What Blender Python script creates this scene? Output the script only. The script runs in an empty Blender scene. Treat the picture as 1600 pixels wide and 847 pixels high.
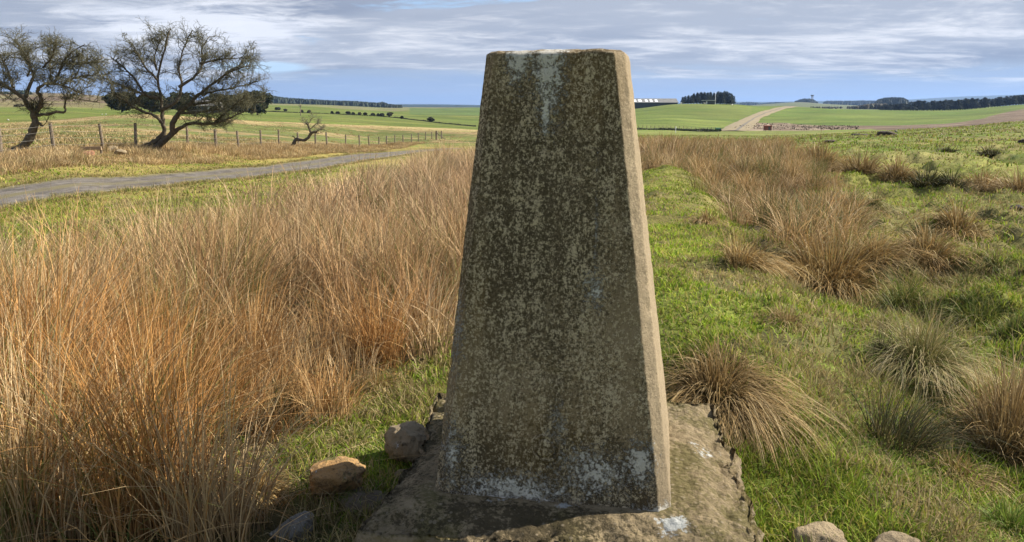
import bpy, bmesh, math, random
import numpy as np
from mathutils import Vector, Matrix, noise as mnoise

random.seed(7)
RNG = np.random.default_rng(11)
SC = bpy.context.scene
COL = SC.collection
R = math.radians

# ------------------------------------------------------------------ camera
F, CX, CY = 1230.0, 800.0, 423.5
CAMZ = 1.05
PITCH = math.atan(255.0 / F)
CP, SP = math.cos(PITCH), math.sin(PITCH)
cam_data = bpy.data.cameras.new('camera')
cam = bpy.data.objects.new('camera', cam_data)
COL.objects.link(cam)
cam.location = (0, 0, CAMZ)
cam.rotation_euler = (math.pi / 2 - PITCH, 0, 0)
cam_data.sensor_width = 36.0
cam_data.lens = 36.0 * F / 1600.0
cam_data.clip_start = 0.05
cam_data.clip_end = 40000
SC.camera = cam

# ------------------------------------------------------------------ sun + sky
SUN_EL, SUN_AZ = R(37), R(14)          # azimuth measured from +x towards +y
sun_vec = Vector((math.cos(SUN_EL) * math.cos(SUN_AZ), math.cos(SUN_EL) * math.sin(SUN_AZ), math.sin(SUN_EL)))
sl = bpy.data.lights.new('sun', 'SUN')
sl.energy = 5.0
sl.angle = R(0.53)
sl.color = (1.0, 0.92, 0.79)
so = bpy.data.objects.new('sun', sl)
COL.objects.link(so)
so.rotation_euler = sun_vec.to_track_quat('Z', 'Y').to_euler()
so.location = sun_vec * 50


def N(nt, typ, **kw):
    n = nt.nodes.new(typ)
    for k, v in kw.items():
        if k.startswith('_'):
            setattr(n, k[1:], v)
        else:
            n.inputs[k.replace('__', ' ')].default_value = v
    return n


def L(nt, a, b):
    nt.links.new(a, b)


def mathn(nt, op, a, b=None, c=None, clamp=False):
    n = nt.nodes.new('ShaderNodeMath')
    n.operation = op
    n.use_clamp = clamp
    for i, v in enumerate((a, b, c)):
        if v is None:
            continue
        if isinstance(v, (int, float)):
            n.inputs[i].default_value = v
        else:
            L(nt, v, n.inputs[i])
    return n.outputs[0]


def smooth(nt, v, lo, hi, a=0.0, b=1.0):
    n = nt.nodes.new('ShaderNodeMapRange')
    n.interpolation_type = 'SMOOTHSTEP'
    n.inputs[1].default_value = lo
    n.inputs[2].default_value = hi
    n.inputs[3].default_value = a
    n.inputs[4].default_value = b
    L(nt, v, n.inputs[0])
    return n.outputs[0]


def mixc(nt, fac, a, b, mode='MIX'):
    n = nt.nodes.new('ShaderNodeMix')
    n.data_type = 'RGBA'
    n.blend_type = mode
    if isinstance(fac, (int, float)):
        n.inputs[0].default_value = fac
    else:
        L(nt, fac, n.inputs[0])
    for i, v in ((6, a), (7, b)):
        if isinstance(v, (tuple, list)):
            n.inputs[i].default_value = (*v[:3], 1)
        else:
            L(nt, v, n.inputs[i])
    return n.outputs[2]


def noise_tex(nt, vec, scale, detail=4, rough=0.55, dist=0.0):
    n = nt.nodes.new('ShaderNodeTexNoise')
    n.inputs['Scale'].default_value = scale
    n.inputs['Detail'].default_value = detail
    n.inputs['Roughness'].default_value = rough
    n.inputs['Distortion'].default_value = dist
    if vec is not None:
        L(nt, vec, n.inputs['Vector'])
    return n.outputs['Fac']


def vscale(nt, vec, s, off=(0, 0, 0)):
    n = nt.nodes.new('ShaderNodeMapping')
    n.inputs['Scale'].default_value = s
    n.inputs['Location'].default_value = off
    L(nt, vec, n.inputs['Vector'])
    return n.outputs[0]


world = bpy.data.worlds.new('World')
SC.world = world
world.use_nodes = True
wt = world.node_tree
wt.nodes.clear()
w_out = wt.nodes.new('ShaderNodeOutputWorld')
w_bg = wt.nodes.new('ShaderNodeBackground')
w_bg.inputs['Strength'].default_value = 0.093
sky = wt.nodes.new('ShaderNodeTexSky')
sky.sky_type = 'NISHITA'
sky.sun_disc = False
sky.sun_elevation = SUN_EL
sky.sun_rotation = math.pi / 2 - SUN_AZ
sky.altitude = 200
sky.air_density = 1.0
sky.dust_density = 0.6
sky.ozone_density = 1.5
tc = wt.nodes.new('ShaderNodeTexCoord')
sep = wt.nodes.new('ShaderNodeSeparateXYZ')
L(wt, tc.outputs['Generated'], sep.inputs[0])
zc = mathn(wt, 'ADD', mathn(wt, 'MAXIMUM', sep.outputs[2], 0.0), 0.085)
cu = mathn(wt, 'DIVIDE', sep.outputs[0], zc)
cv = mathn(wt, 'DIVIDE', sep.outputs[1], zc)
comb = wt.nodes.new('ShaderNodeCombineXYZ')
L(wt, cu, comb.inputs[0])
L(wt, cv, comb.inputs[1])
pv = comb.outputs[0]
n1 = noise_tex(wt, vscale(wt, pv, (0.75, 1.0, 1), (3.1, 0.4, 0)), 0.72, 8, 0.62, 0.8)
n2 = noise_tex(wt, vscale(wt, pv, (0.7, 1.1, 1), (9.1, 4.4, 2)), 3.1, 6, 0.62, 0.5)
n3 = noise_tex(wt, vscale(wt, pv, (0.5, 0.9, 1), (1.7, 7.7, 5)), 0.6, 4, 0.5, 0.3)
dens = mathn(wt, 'ADD', mathn(wt, 'MULTIPLY', n1, 0.64), mathn(wt, 'MULTIPLY', n2, 0.36))
elev = sep.outputs[2]
# clear-air colour between the clouds comes from the sky texture, lifted by thin high cloud
clear = mixc(wt, 0.85, sky.outputs[0], (2.1, 3.15, 4.7))
grey = mixc(wt, smooth(wt, n3, 0.36, 0.60), (1.62, 1.90, 2.48), (2.45, 2.72, 3.25))
white = (4.7, 4.8, 5.1)
cloudc = mixc(wt, smooth(wt, dens, 0.455, 0.665), grey, white)
gap = smooth(wt, dens, 0.33, 0.41)
low = smooth(wt, mathn(wt, 'ADD', elev, mathn(wt, 'MULTIPLY', mathn(wt, 'SUBTRACT', n1, 0.5), 0.07)), 0.024, 0.050)
cover = mathn(wt, 'MULTIPLY', mathn(wt, 'ADD', mathn(wt, 'MULTIPLY', low, 0.93), 0.07), gap)
bandc = mixc(wt, smooth(wt, elev, 0.0, 0.05), (2.3, 3.0, 4.3), (1.95, 2.6, 3.85))
streak = noise_tex(wt, vscale(wt, tc.outputs['Generated'], (1.6, 1.6, 24)), 3.0, 5, 0.55, 0.4)
bandc = mixc(wt, smooth(wt, streak, 0.45, 0.75, 0, 0.55), bandc, (2.5, 2.85, 3.7))
base_sky = mixc(wt, low, bandc, clear)
cover = mathn(wt, 'MULTIPLY', cover, smooth(wt, elev, 0.35, 0.70, 1.0, 0.35))  # unseen overhead sky: cloud thinned and blue darkened to cut ambient light
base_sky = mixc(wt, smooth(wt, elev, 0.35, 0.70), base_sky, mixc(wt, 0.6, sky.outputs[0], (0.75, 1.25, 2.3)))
skyc = mixc(wt, cover, base_sky, cloudc)
def sky_patch(c, r):
    m = wt.nodes.new('ShaderNodeVectorMath'); m.operation = 'SUBTRACT'
    L(wt, tc.outputs['Generated'], m.inputs[0]); m.inputs[1].default_value = c
    q = wt.nodes.new('ShaderNodeVectorMath'); q.operation = 'DIVIDE'
    L(wt, m.outputs[0], q.inputs[0]); q.inputs[1].default_value = r
    l = wt.nodes.new('ShaderNodeVectorMath'); l.operation = 'LENGTH'
    L(wt, q.outputs[0], l.inputs[0])
    return mathn(wt, 'SUBTRACT', 1.0, l.outputs['Value'], clamp=True)


thin = smooth(wt, mathn(wt, 'MULTIPLY', sky_patch((-0.345, 0.933, 0.088), (0.20, 0.6, 0.045)), mathn(wt, 'ADD', mathn(wt, 'MULTIPLY', n2, 2.2), -0.35)), 0.12, 0.55)
skyc = mixc(wt, mathn(wt, 'MULTIPLY', thin, 0.85), skyc, (5.0, 5.2, 5.7))
hole = smooth(wt, mathn(wt, 'MULTIPLY', sky_patch((-0.295, 0.955, 0.047), (0.075, 0.6, 0.010)), mathn(wt, 'ADD', n2, 0.4)), 0.15, 0.5)
skyc = mixc(wt, mathn(wt, 'MULTIPLY', hole, 0.8), skyc, (3.3, 4.6, 5.9))
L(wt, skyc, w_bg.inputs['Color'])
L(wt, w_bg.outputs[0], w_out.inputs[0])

vs = SC.view_settings
vs.view_transform = 'Standard'
vs.look = 'None'
vs.exposure = 1.08
vs.gamma = 1.0
vs.use_curve_mapping = False
SC.cycles.max_bounces = 6
SC.cycles.diffuse_bounces = 3
SC.cycles.glossy_bounces = 2
SC.cycles.transmission_bounces = 3
SC.cycles.transparent_max_bounces = 4
SC.cycles.volume_bounces = 0
SC.cycles.caustics_reflective = False
SC.cycles.caustics_refractive = False


# ------------------------------------------------------------------ helpers: noise
def _h3(ix, iy, iz, seed):
    n = (ix * 374761393 + iy * 668265263 + iz * 2147483647 % 1274126177 + seed * 974634777) & 0xFFFFFFFF
    n = (n ^ (n >> 13)) * 1274126177 & 0xFFFFFFFF
    n = (n ^ (n >> 16)) * 2246822519 & 0xFFFFFFFF
    n = n ^ (n >> 15)
    return (n & 0xFFFFFF) / 16777215.0


def vnoise(x, y, z=None, seed=0):
    x = np.asarray(x, float)
    y = np.asarray(y, float)
    dzs = (0,) if z is None else (0, 1)
    z = np.zeros_like(x) if z is None else np.asarray(z, float)
    ix, iy, iz = np.floor(x).astype(np.int64), np.floor(y).astype(np.int64), np.floor(z).astype(np.int64)
    fx, fy, fz = x - ix, y - iy, z - iz
    fx, fy, fz = (f * f * (3 - 2 * f) for f in (fx, fy, fz))
    out = 0
    for dx in (0, 1):
        for dy in (0, 1):
            for dz in dzs:
                w = (fx if dx else 1 - fx) * (fy if dy else 1 - fy) * (fz if dz else 1 - fz)
                iz2 = (iz + dz) * 144665 + 77
                out = out + w * _h3(ix + dx, iy + dy, iz2, seed)
    return out * 2 - 1


def fbm(x, y, z=None, octv=4, seed=0, gain=0.5):
    a, f, s = 1.0, 1.0, 0
    tot = 0
    for o in range(octv):
        s = s + a * vnoise(np.asarray(x) * f + 17.3 * o, np.asarray(y) * f - 9.1 * o, None if z is None else np.asarray(z) * f, seed + o)
        tot += a
        a *= gain
        f *= 2.03
    return s / tot


def sstep(lo, hi, v):
    t = np.clip((np.asarray(v, float) - lo) / (hi - lo), 0, 1)
    return t * t * (3 - 2 * t)


# ------------------------------------------------------------------ terrain
def slope_of(py):
    v = (CY - py) / F
    return (v * CP - SP) / (CP + v * SP)


def s_of(px, py):
    v = (CY - py) / F
    return (px - CX) / F / (CP + v * SP)


# survey of the land: for each bearing (as image column at the skyline) distance and the picture height where the ground lies
TAB = {
    -500: [(30, 246), (60, 215), (130, 190), (320, 168), (700, 147), (1500, 147), (9000, 150)],
    0:    [(20, 284), (30, 244), (60, 215), (130, 191), (320, 169), (700, 147), (1500, 148), (9000, 152)],
    100:  [(20, 286), (32, 236), (60, 213), (130, 189), (320, 169), (700, 148), (1500, 150), (9000, 154)],
    160:  [(22, 285), (35, 236), (65, 212), (140, 181), (240, 178), (320, 171), (700, 152), (1500, 153), (9000, 156)],
    220:  [(24, 283), (38, 234), (70, 211), (140, 178), (240, 177), (320, 172), (700, 160), (2200, 160), (9000, 158)],
    300:  [(28, 276), (44, 231), (80, 211), (150, 181), (240, 177), (330, 172), (700, 165), (2500, 161), (9000, 159)],
    400:  [(29, 278), (37, 262), (54, 230), (90, 212), (170, 189), (420, 174), (700, 164), (1100, 161.5), (3000, 161), (9000, 160)],
    500:  [(37, 268), (46, 253), (66, 230), (100, 215), (180, 193), (420, 177), (800, 165), (1200, 164), (3000, 163), (9000, 162)],
    600:  [(45, 257), (66, 242), (92, 231), (120, 219), (200, 197), (450, 182), (800, 172), (1500, 167.5), (3000, 167), (9000, 163)],
    680:  [(45, 258), (75, 240), (120, 222), (200, 200), (420, 189), (900, 171), (1500, 168.5), (3000, 168), (9000, 163)],
    745:  [(45, 257), (75, 238), (120, 222), (200, 203), (420, 193), (900, 169), (1500, 168), (3000, 168.5), (9000, 164)],
    860:  [(30, 252), (60, 226), (120, 212), (210, 206), (420, 190), (700, 172), (1500, 172), (9000, 166)],
    990:  [(22, 254), (35, 235), (60, 218), (120, 209), (220, 205), (400, 182), (540, 170.5), (600, 171), (1500, 176), (4000, 170), (9000, 162)],
    1050: [(22, 254), (35, 236), (60, 218), (120, 209), (230, 205), (400, 178), (540, 163), (620, 163), (1500, 176), (4000, 170), (9000, 161)],
    1100: [(22, 254), (35, 237), (60, 219), (120, 210), (250, 206), (400, 180), (560, 161.8), (640, 162), (1500, 175), (4000, 168), (9000, 160)],
    1150: [(22, 254), (35, 237), (60, 220), (120, 211), (250, 205), (400, 184), (580, 163), (640, 163), (1500, 173), (4000, 165), (9000, 159)],
    1200: [(22, 253), (35, 236), (60, 221), (120, 212), (250, 204.5), (400, 188), (600, 168.5), (700, 166), (800, 166.5), (1500, 172), (2500, 162), (4000, 165), (6500, 166), (9000, 159)],
    1250: [(22, 252), (35, 233), (60, 219), (120, 210), (250, 204), (330, 195), (480, 180), (720, 166.5), (800, 167.5), (1500, 170), (2500, 158.5), (4000, 165), (6500, 165), (9000, 158)],
    1300: [(22, 250), (35, 231), (60, 217), (110, 209), (150, 208.5), (240, 203), (330, 193), (650, 170), (800, 171), (1500, 169), (2500, 163), (4000, 165), (6500, 165), (9000, 157)],
    1400: [(22, 248), (35, 229), (60, 214), (100, 206), (130, 202.5), (160, 205), (240, 200), (330, 193), (650, 172.5), (800, 172.5), (1500, 168), (2500, 167), (6500, 166), (9000, 156)],
    1500: [(22, 247), (35, 227), (60, 209), (90, 200), (115, 197.3), (150, 200), (240, 196), (330, 189), (650, 172), (750, 171.5), (1500, 169), (6500, 166), (9000, 150)],
    1600: [(22, 246), (35, 226), (55, 208), (75, 194), (90, 190), (130, 192), (240, 185), (330, 178), (650, 163), (750, 162.5), (1500, 168), (6500, 166), (9000, 146.5)],
    2100: [(22, 246), (35, 226), (55, 206), (75, 192), (90, 188), (130, 190), (240, 182), (330, 172), (650, 160), (1500, 160), (9000, 146)],
}
BANK_Y = np.array([-20, 2.0, 3.5, 5.9, 11, 16, 22])
BANK_X = np.array([0.5, 0.62, 1.0, 1.42, 2.2, 3.0, 3.9])


def bank_dx(x, y):
    return x - np.interp(y, BANK_Y, BANK_X) + 0.30 * vnoise(np.asarray(y) * 0.75 + 3.3, np.asarray(y) * 0 + 0.5, None, 58) * sstep(4, 7, y)


def near_h(x, y):
    z = -0.2 - 0.025 * np.clip(y - 2, 0, 60) - 0.032 * np.clip(-x, 0, 40)
    d = bank_dx(x, y)
    zr = -0.30 - 0.008 * np.clip(y, 0, 40) + 0.05 * fbm(x * 0.35, y * 0.35, octv=2, seed=5)
    w = sstep(0.0, 1.5, d)
    z = z * (1 - w) + zr * w
    top = sstep(17.5, 13.5, y + 0.8 * fbm(x, y, octv=2, seed=8)) * sstep(2.2, 4.0, y)
    bank = np.exp(-np.clip(np.abs(d) - 0.25, 0, 9) ** 2 / (2 * 0.34 ** 2))
    zb = -0.02 - 0.004 * y
    z = z + bank * top * np.maximum(zb - z, 0)
    z = z + 0.15 * np.exp(-(((x - 0.97) / .26) ** 2 + ((y - 3.28) / .30) ** 2) ** 1.5)
    z = z + 0.20 * np.exp(-((x - 2.75) / .55) ** 2 - ((y - 14.3) / 1.2) ** 2)
    # a little ditch along the right foot of the bank
    z = z - 0.13 * np.exp(-((d - 1.45) / 0.5) ** 2) * sstep(2.5, 4, y) * sstep(20, 12, y)
    return z


LY = np.linspace(math.log(12), math.log(12000), 420)
_cols, _S = [], []
for px_, rows in sorted(TAB.items()):
    _S.append(s_of(px_, 168))
    d = np.array([r[0] for r in rows], float)
    z = np.array([CAMZ + r[0] * slope_of(r[1]) for r in rows])
    if d[0] > 19:
        dn = np.array([q for q in (12.0, 15.0, 18.0, 22.0, 26.0) if q < d[0] * 0.72])
        z = np.concatenate([near_h(_S[-1] * dn, dn), z])
        d = np.concatenate([dn, d])
    zz = np.interp(LY, np.log(d), z)
    k = np.hanning(15)
    k /= k.sum()
    zz = np.convolve(np.pad(zz, 7, 'edge'), k, 'valid')
    _cols.append(zz)
_S = np.array(_S)
ZT = np.array(_cols)
SG = np.linspace(-1.5, 1.5, 900)
ZT = np.array([np.interp(SG, _S, ZT[:, j]) for j in range(len(LY))])      # [LY, SG]
_k = np.hanning(17); _k /= _k.sum()
ZT = np.array([np.convolve(np.pad(r, 8, 'edge'), _k, 'valid') for r in ZT])


def far_h(x, y):
    r = np.hypot(x, y)
    yy = np.maximum(y, r * 0.5547)
    s = np.clip(x / np.maximum(yy, 1e-6), -1.49, 1.49)
    ly = np.clip(np.log(np.maximum(yy, 12.0)), LY[0], LY[-1] - 1e-6)
    fi = (ly - LY[0]) / (LY[1] - LY[0])
    fj = (s - SG[0]) / (SG[1] - SG[0])
    i = np.clip(fi.astype(int), 0, len(LY) - 2)
    j = np.clip(fj.astype(int), 0, len(SG) - 2)
    a, b = fi - i, fj - j
    return (ZT[i, j] * (1 - a) * (1 - b) + ZT[i + 1, j] * a * (1 - b) + ZT[i, j + 1] * (1 - a) * b + ZT[i + 1, j + 1] * a * b)


def road_mask(x, y):
    c = -10.6 + 0.0022 * np.clip(y - 15, 0, 200) * 1.0
    return np.abs(x - c), c


def H(x, y):
    x = np.asarray(x, float)
    y = np.asarray(y, float)
    r = np.hypot(x, y)
    w = sstep(9, 20, np.maximum(y, r * 0.5547))
    z = near_h(x, y) * (1 - w) + far_h(x, y) * w
    dr, _ = road_mask(x, y)
    quiet = sstep(1.3, 2.6, dr)
    right = sstep(-0.2, 1.0, bank_dx(x, y))
    amp = 0.035 + 0.045 * right
    b = fbm(x * 1.1, y * 1.1, octv=3, seed=21) * amp + fbm(x * 3.3, y * 3.3, octv=3, seed=31) * (0.012 + 0.034 * right)
    near = sstep(60, 12, r)
    hm = sstep(-0.05, 0.28, fbm(x * 1.25, y * 1.25, octv=3, seed=34)) * 0.15 * right * sstep(2.4, 4.5, r) * sstep(50, 24, r)
    z = z + (b + hm * sstep(.55, 1.1, bank_dx(x, y)) + 0.05 * sstep(-.05, .3, fbm(x * 2.1, y * 2.1, octv=2, seed=36)) * np.exp(-(bank_dx(x, y) / .7) ** 2) * sstep(3, 4.5, y)) * near * quiet + fbm(x / 1.9, y / 1.9, octv=3, seed=37) * 0.13 * right * sstep(7, 16, r) * sstep(110, 60, r) * quiet
    z = z + fbm(x / 9, y / 9, octv=3, seed=41) * 0.22 * sstep(14, 45, r) * quiet * sstep(400, 150, r)
    z = z + fbm(x / 60, y / 60, octv=3, seed=43) * 0.6 * sstep(150, 500, r)
    # keep clear round the plinth
    return z


def Hs(x, y):
    return float(H(np.array([x]), np.array([y]))[0])


def hit(px, py, y0=0.8, y1=8000):
    """the point of the ground seen at a pixel of the photograph"""
    ys = np.exp(np.linspace(math.log(y0), math.log(y1), 3000))
    s, t = s_of(px, py), slope_of(py)
    z = H(s * ys, ys)
    ray = CAMZ + t * ys
    k = np.nonzero(ray <= z)[0]
    i = k[0] if len(k) else len(ys) - 1
    Y = ys[i]
    return Vector((s * Y, Y, float(z[i])))


def at(px, py, Y):
    return Vector((s_of(px, py) * Y, Y, CAMZ + slope_of(py) * Y))


def on(px, Y):
    z = 0.0
    py = 200.0
    for _ in range(6):
        x = s_of(px, py) * Y
        z = Hs(x, Y)
        t = (z - CAMZ) / Y
        v = (t * CP + SP) / (CP - t * SP)
        py = CY - v * F
    return Vector((x, Y, z))


# ------------------------------------------------------------------ helpers: objects
def tag(o, label=None, cat=None, group=None, kind=None):
    if label: o['label'] = label
    if cat: o['category'] = cat
    if group: o['group'] = group
    if kind: o['kind'] = kind
    return o


def empty(name, loc, rz=0.0):
    o = bpy.data.objects.new(name, None)
    o.empty_display_size = 0.2
    COL.objects.link(o)
    o.location = loc
    o.rotation_euler = (0, 0, rz)
    return o


def mesh_obj(name, V, Fq, mat, parent=None, cols=None, smooth_=True, loc=None):
    """V: n x 3; Fq: list of index arrays (m x k) of equal k each"""
    V = np.asarray(V, np.float32)
    if not isinstance(Fq, (list, tuple)):
        Fq = [Fq]
    me = bpy.data.meshes.new(name)
    nl = sum(f.shape[0] * f.shape[1] for f in Fq)
    npoly = sum(f.shape[0] for f in Fq)
    me.vertices.add(len(V))
    me.vertices.foreach_set('co', V.ravel())
    me.loops.add(nl)
    me.loops.foreach_set('vertex_index', np.concatenate([f.ravel() for f in Fq]).astype(np.int32))
    me.polygons.add(npoly)
    tot = np.concatenate([np.full(f.shape[0], f.shape[1], np.int32) for f in Fq])
    st = np.concatenate([[0], np.cumsum(tot)[:-1]]).astype(np.int32)
    me.polygons.foreach_set('loop_start', st)
    me.polygons.foreach_set('loop_total', tot)
    me.polygons.foreach_set('use_smooth', np.full(npoly, smooth_, bool))
    me.update(calc_edges=True)
    if cols is not None:
        a = me.color_attributes.new('Col', 'FLOAT_COLOR', 'POINT')
        c4 = np.ones((len(V), 4), np.float32)
        c4[:, :3] = cols
        a.data.foreach_set('color', c4.ravel())
    if mat: me.materials.append(mat)
    o = bpy.data.objects.new(name, me)
    COL.objects.link(o)
    if parent: o.parent = parent
    if loc is not None: o.location = loc
    return o


class MB:
    """collects shapes of ONE object"""
    def __init__(s):
        s.v, s.q, s.t, s.c, s.n = [], [], [], [], 0

    def add(s, V, quads=None, tris=None, col=(1, 1, 1)):
        V = np.asarray(V, float).reshape(-1, 3)
        s.v.append(V)
        if quads is not None and len(quads): s.q.append(np.asarray(quads, int) + s.n)
        if tris is not None and len(tris): s.t.append(np.asarray(tris, int) + s.n)
        c = np.asarray(col, float)
        s.c.append(np.broadcast_to(c, (len(V), 3)) if c.ndim == 1 else c)
        s.n += len(V)

    def box(s, c, size, rz=0.0, tilt=(0, 0), col=(1, 1, 1), taper=1.0):
        x, y, z = (d / 2 for d in size)
        P = []
        for dz in (-1, 1):
            k = taper if dz > 0 else 1
            for dx, dy in ((-1, -1), (1, -1), (1, 1), (-1, 1)):
                P.append((dx * x * k, dy * y * k, dz * z))
        P = np.array(P)
        M = (Matrix.Rotation(rz, 3, 'Z') @ Matrix.Rotation(tilt[0], 3, 'X') @ Matrix.Rotation(tilt[1], 3, 'Y'))
        P = P @ np.array(M).T + np.array(c)
        s.add(P, quads=[(3, 2, 1, 0), (4, 5, 6, 7), (0, 1, 5, 4), (1, 2, 6, 5), (2, 3, 7, 6), (3, 0, 4, 7)], col=col)

    def tube(s, pts, radii, sides=6, col=(1, 1, 1), cap=True, rough=0.0):
        pts = [Vector(p) for p in pts]
        n = len(pts)
        if n < 2: return
        ring = []
        up = Vector((0.31, 0.17, 0.93))
        prev = None
        for i, p in enumerate(pts):
            d = (pts[min(i + 1, n - 1)] - pts[max(i - 1, 0)])
            if d.length < 1e-9: d = Vector((0, 0, 1))
            d.normalize()
            if prev is None:
                a = d.orthogonal().normalized()
            else:
                a = (prev - d * prev.dot(d))
                a = a.normalized() if a.length > 1e-6 else d.orthogonal().normalized()
            prev = a
            b = d.cross(a)
            for k in range(sides):
                w = 2 * math.pi * k / sides
                rr = radii[i] * (1 + (random.uniform(-rough, rough) if rough else 0))
                ring.append(p + (a * math.cos(w) + b * math.sin(w)) * rr)
        q = []
        for i in range(n - 1):
            for k in range(sides):
                k2 = (k + 1) % sides
                q.append((i * sides + k, i * sides + k2, (i + 1) * sides + k2, (i + 1) * sides + k))
        V = [tuple(v) for v in ring]
        t = []
        if cap:
            V.append(tuple(pts[-1]))
            m = len(V) - 1
            b0 = (n - 1) * sides
            for k in range(sides):
                t.append((b0 + k, b0 + (k + 1) % sides, m))
        s.add(V, quads=q, tris=t, col=col)

    def build(s, name, mat, parent=None, smooth_=True, loc=None):
        V = np.concatenate(s.v)
        if loc is not None: V = V - np.array(loc)[None, :]
        Fq = []
        if s.q: Fq.append(np.concatenate(s.q))
        if s.t: Fq.append(np.concatenate(s.t))
        return mesh_obj(name, V, Fq, mat, parent, np.concatenate(s.c), smooth_, loc)


def local(o_parent, V):
    """world points to the frame of a (translated only) parent"""
    return np.asarray(V) - np.array(o_parent.location)[None, :]


# ------------------------------------------------------------------ materials
def new_mat(name):
    m = bpy.data.materials.new(name)
    m.use_nodes = True
    nt = m.node_tree
    b = nt.nodes['Principled BSDF']
    return m, nt, b


def bump(nt, b, h, strength, dist):
    n = nt.nodes.new('ShaderNodeBump')
    n.inputs['Strength'].default_value = strength
    n.inputs['Distance'].default_value = dist
    L(nt, h, n.inputs['Height'])
    L(nt, n.outputs[0], b.inputs['Normal'])


def simple_mat(name, c1, c2, scale=6.0, rough=0.85, stretch=(1, 1, 1), bs=0.3, bd=0.01, metallic=0.0):
    m, nt, b = new_mat(name)
    t = nt.nodes.new('ShaderNodeTexCoord')
    v = vscale(nt, t.outputs['Object'], stretch)
    n = noise_tex(nt, v, scale, 6, 0.65)
    c = mixc(nt, smooth(nt, n, 0.35, 0.65), c1, c2)
    L(nt, c, b.inputs['Base Color'])
    b.inputs['Roughness'].default_value = rough
    b.inputs['Metallic'].default_value = metallic
    bump(nt, b, n, bs, bd)
    return m


def attr_mat(name, rough=0.7, transl=0.0, spec=0.3, var=0.25, nscale=8.0):
    m, nt, b = new_mat(name)
    a = nt.nodes.new('ShaderNodeVertexColor')
    a.layer_name = 'Col'
    g = nt.nodes.new('ShaderNodeNewGeometry')
    n = noise_tex(nt, g.outputs['Position'], nscale, 3, 0.6)
    k = smooth(nt, n, 0.25, 0.75, 1 - var, 1 + var)
    mul = nt.nodes.new('ShaderNodeVectorMath')
    mul.operation = 'SCALE'
    L(nt, a.outputs[0], mul.inputs[0])
    L(nt, k, mul.inputs['Scale'])
    L(nt, mul.outputs[0], b.inputs['Base Color'])
    b.inputs['Roughness'].default_value = rough
    b.inputs['Specular IOR Level'].default_value = spec
    if transl > 0:
        tr = nt.nodes.new('ShaderNodeBsdfTranslucent')
        L(nt, mul.outputs[0], tr.inputs['Color'])
        mx = nt.nodes.new('ShaderNodeMixShader')
        mx.inputs[0].default_value = transl
        L(nt, b.outputs[0], mx.inputs[1])
        L(nt, tr.outputs[0], mx.inputs[2])
        L(nt, mx.outputs[0], nt.nodes['Material Output'].inputs[0])
    return m


M_STRAW = attr_mat('straw', 0.6, 0.20, 0.16, 0.15, 3.0)
M_GRASS = attr_mat('turf_blades', 0.65, 0.30, 0.12, 0.25, 2.0)
M_LEAF = attr_mat('foliage', 0.65, 0.15, 0.2, 0.25, 1.0)
M_BARK = attr_mat('bark', 0.9, 0.0, 0.1, 0.35, 9.0)
M_POST = simple_mat('weathered_timber', (0.10, 0.075, 0.05), (0.25, 0.20, 0.14), 9, 0.9, (4, 4, 0.6), 0.5, 0.01)
M_WIRE = simple_mat('fence_wire', (0.16, 0.15, 0.14), (0.25, 0.24, 0.22), 4, 0.5, (1, 1, 1), 0.1, 0.001, 0.6)

# ------------------------------------------------------------------ ground colours (true surface colours)
def C(*a): return np.array(a, float)


def mix(a, b, w):
    w = np.asarray(w)[..., None]
    return a * (1 - w) + b * w


def fence_x(y): return -19.8 + 0.0505 * y


PXS = np.linspace(-200, 1800, 401)


def px_of(x, y):
    """bearing as image column at the skyline"""
    r = np.hypot(x, y)
    yy = np.maximum(y, r * 0.3)
    return CX + F * 1.0212 * x / yy


def lim(px, *pts):
    a = np.array(pts, float)
    return np.interp(px, a[:, 0], a[:, 1])


def left_long_far(px):
    """distance at which the long dry grass beside the pillar ends, by bearing"""
    return lim(px, (-600, 5.0), (0, 5.6), (150, 6.0), (300, 7.2), (390, 10.5), (450, 14), (520, 15), (600, 21), (700, 27), (760, 30))


def long_left(x, y):
    """1 inside the long dry grass left of and behind the pillar"""
    px = px_of(x, y)
    r = np.hypot(x, y)
    edge = np.interp(y, [0, 1.6, 2.3, 3.0, 3.5, 4.1, 4.9, 7, 11, 16, 40], [-0.9, -0.75, -0.76, -0.86, -0.70, -0.44, -0.25, 0.2, 1.2, 2.1, 6.0])
    wob = 0.14 * fbm(x * 1.3, y * 1.3, octv=3, seed=61) * np.clip(y / 3, 1, 4)
    a = sstep(0.06, -0.06, x - edge + wob)
    far = left_long_far(px) * (1 + 0.10 * fbm(x * 0.5, y * 0.5, octv=2, seed=62))
    return a * sstep(1.04, 0.96, y / far) * (y > 0.2)


def long_right(x, y):
    """dry grass beyond the end of the turf bank and down its right foot"""
    px = px_of(x, y)
    w = fbm(x * 0.4, y * 0.4, octv=3, seed=66)
    beyond = sstep(15.8, 17.2, y + w) * sstep(1215, 1130, px + 60 * w + np.clip(30 - y, -20, 20) * 2.5) * sstep(55, 44, y + 3 * w) * (px > 740)
    d = bank_dx(x, y)
    wd = np.interp(y, [5, 8, 11, 15, 20, 30], [1.2, 1.65, 2.2, 3.2, 4.4, 6.0])
    foot = sstep(0.50, 0.70, d + 0.3 * w) * sstep(1.12, 0.82, d / wd + 0.35 * w) * sstep(5.6, 7.0, y + w) * sstep(30, 22, y + 2 * w)
    return np.maximum(beyond, foot)


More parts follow.
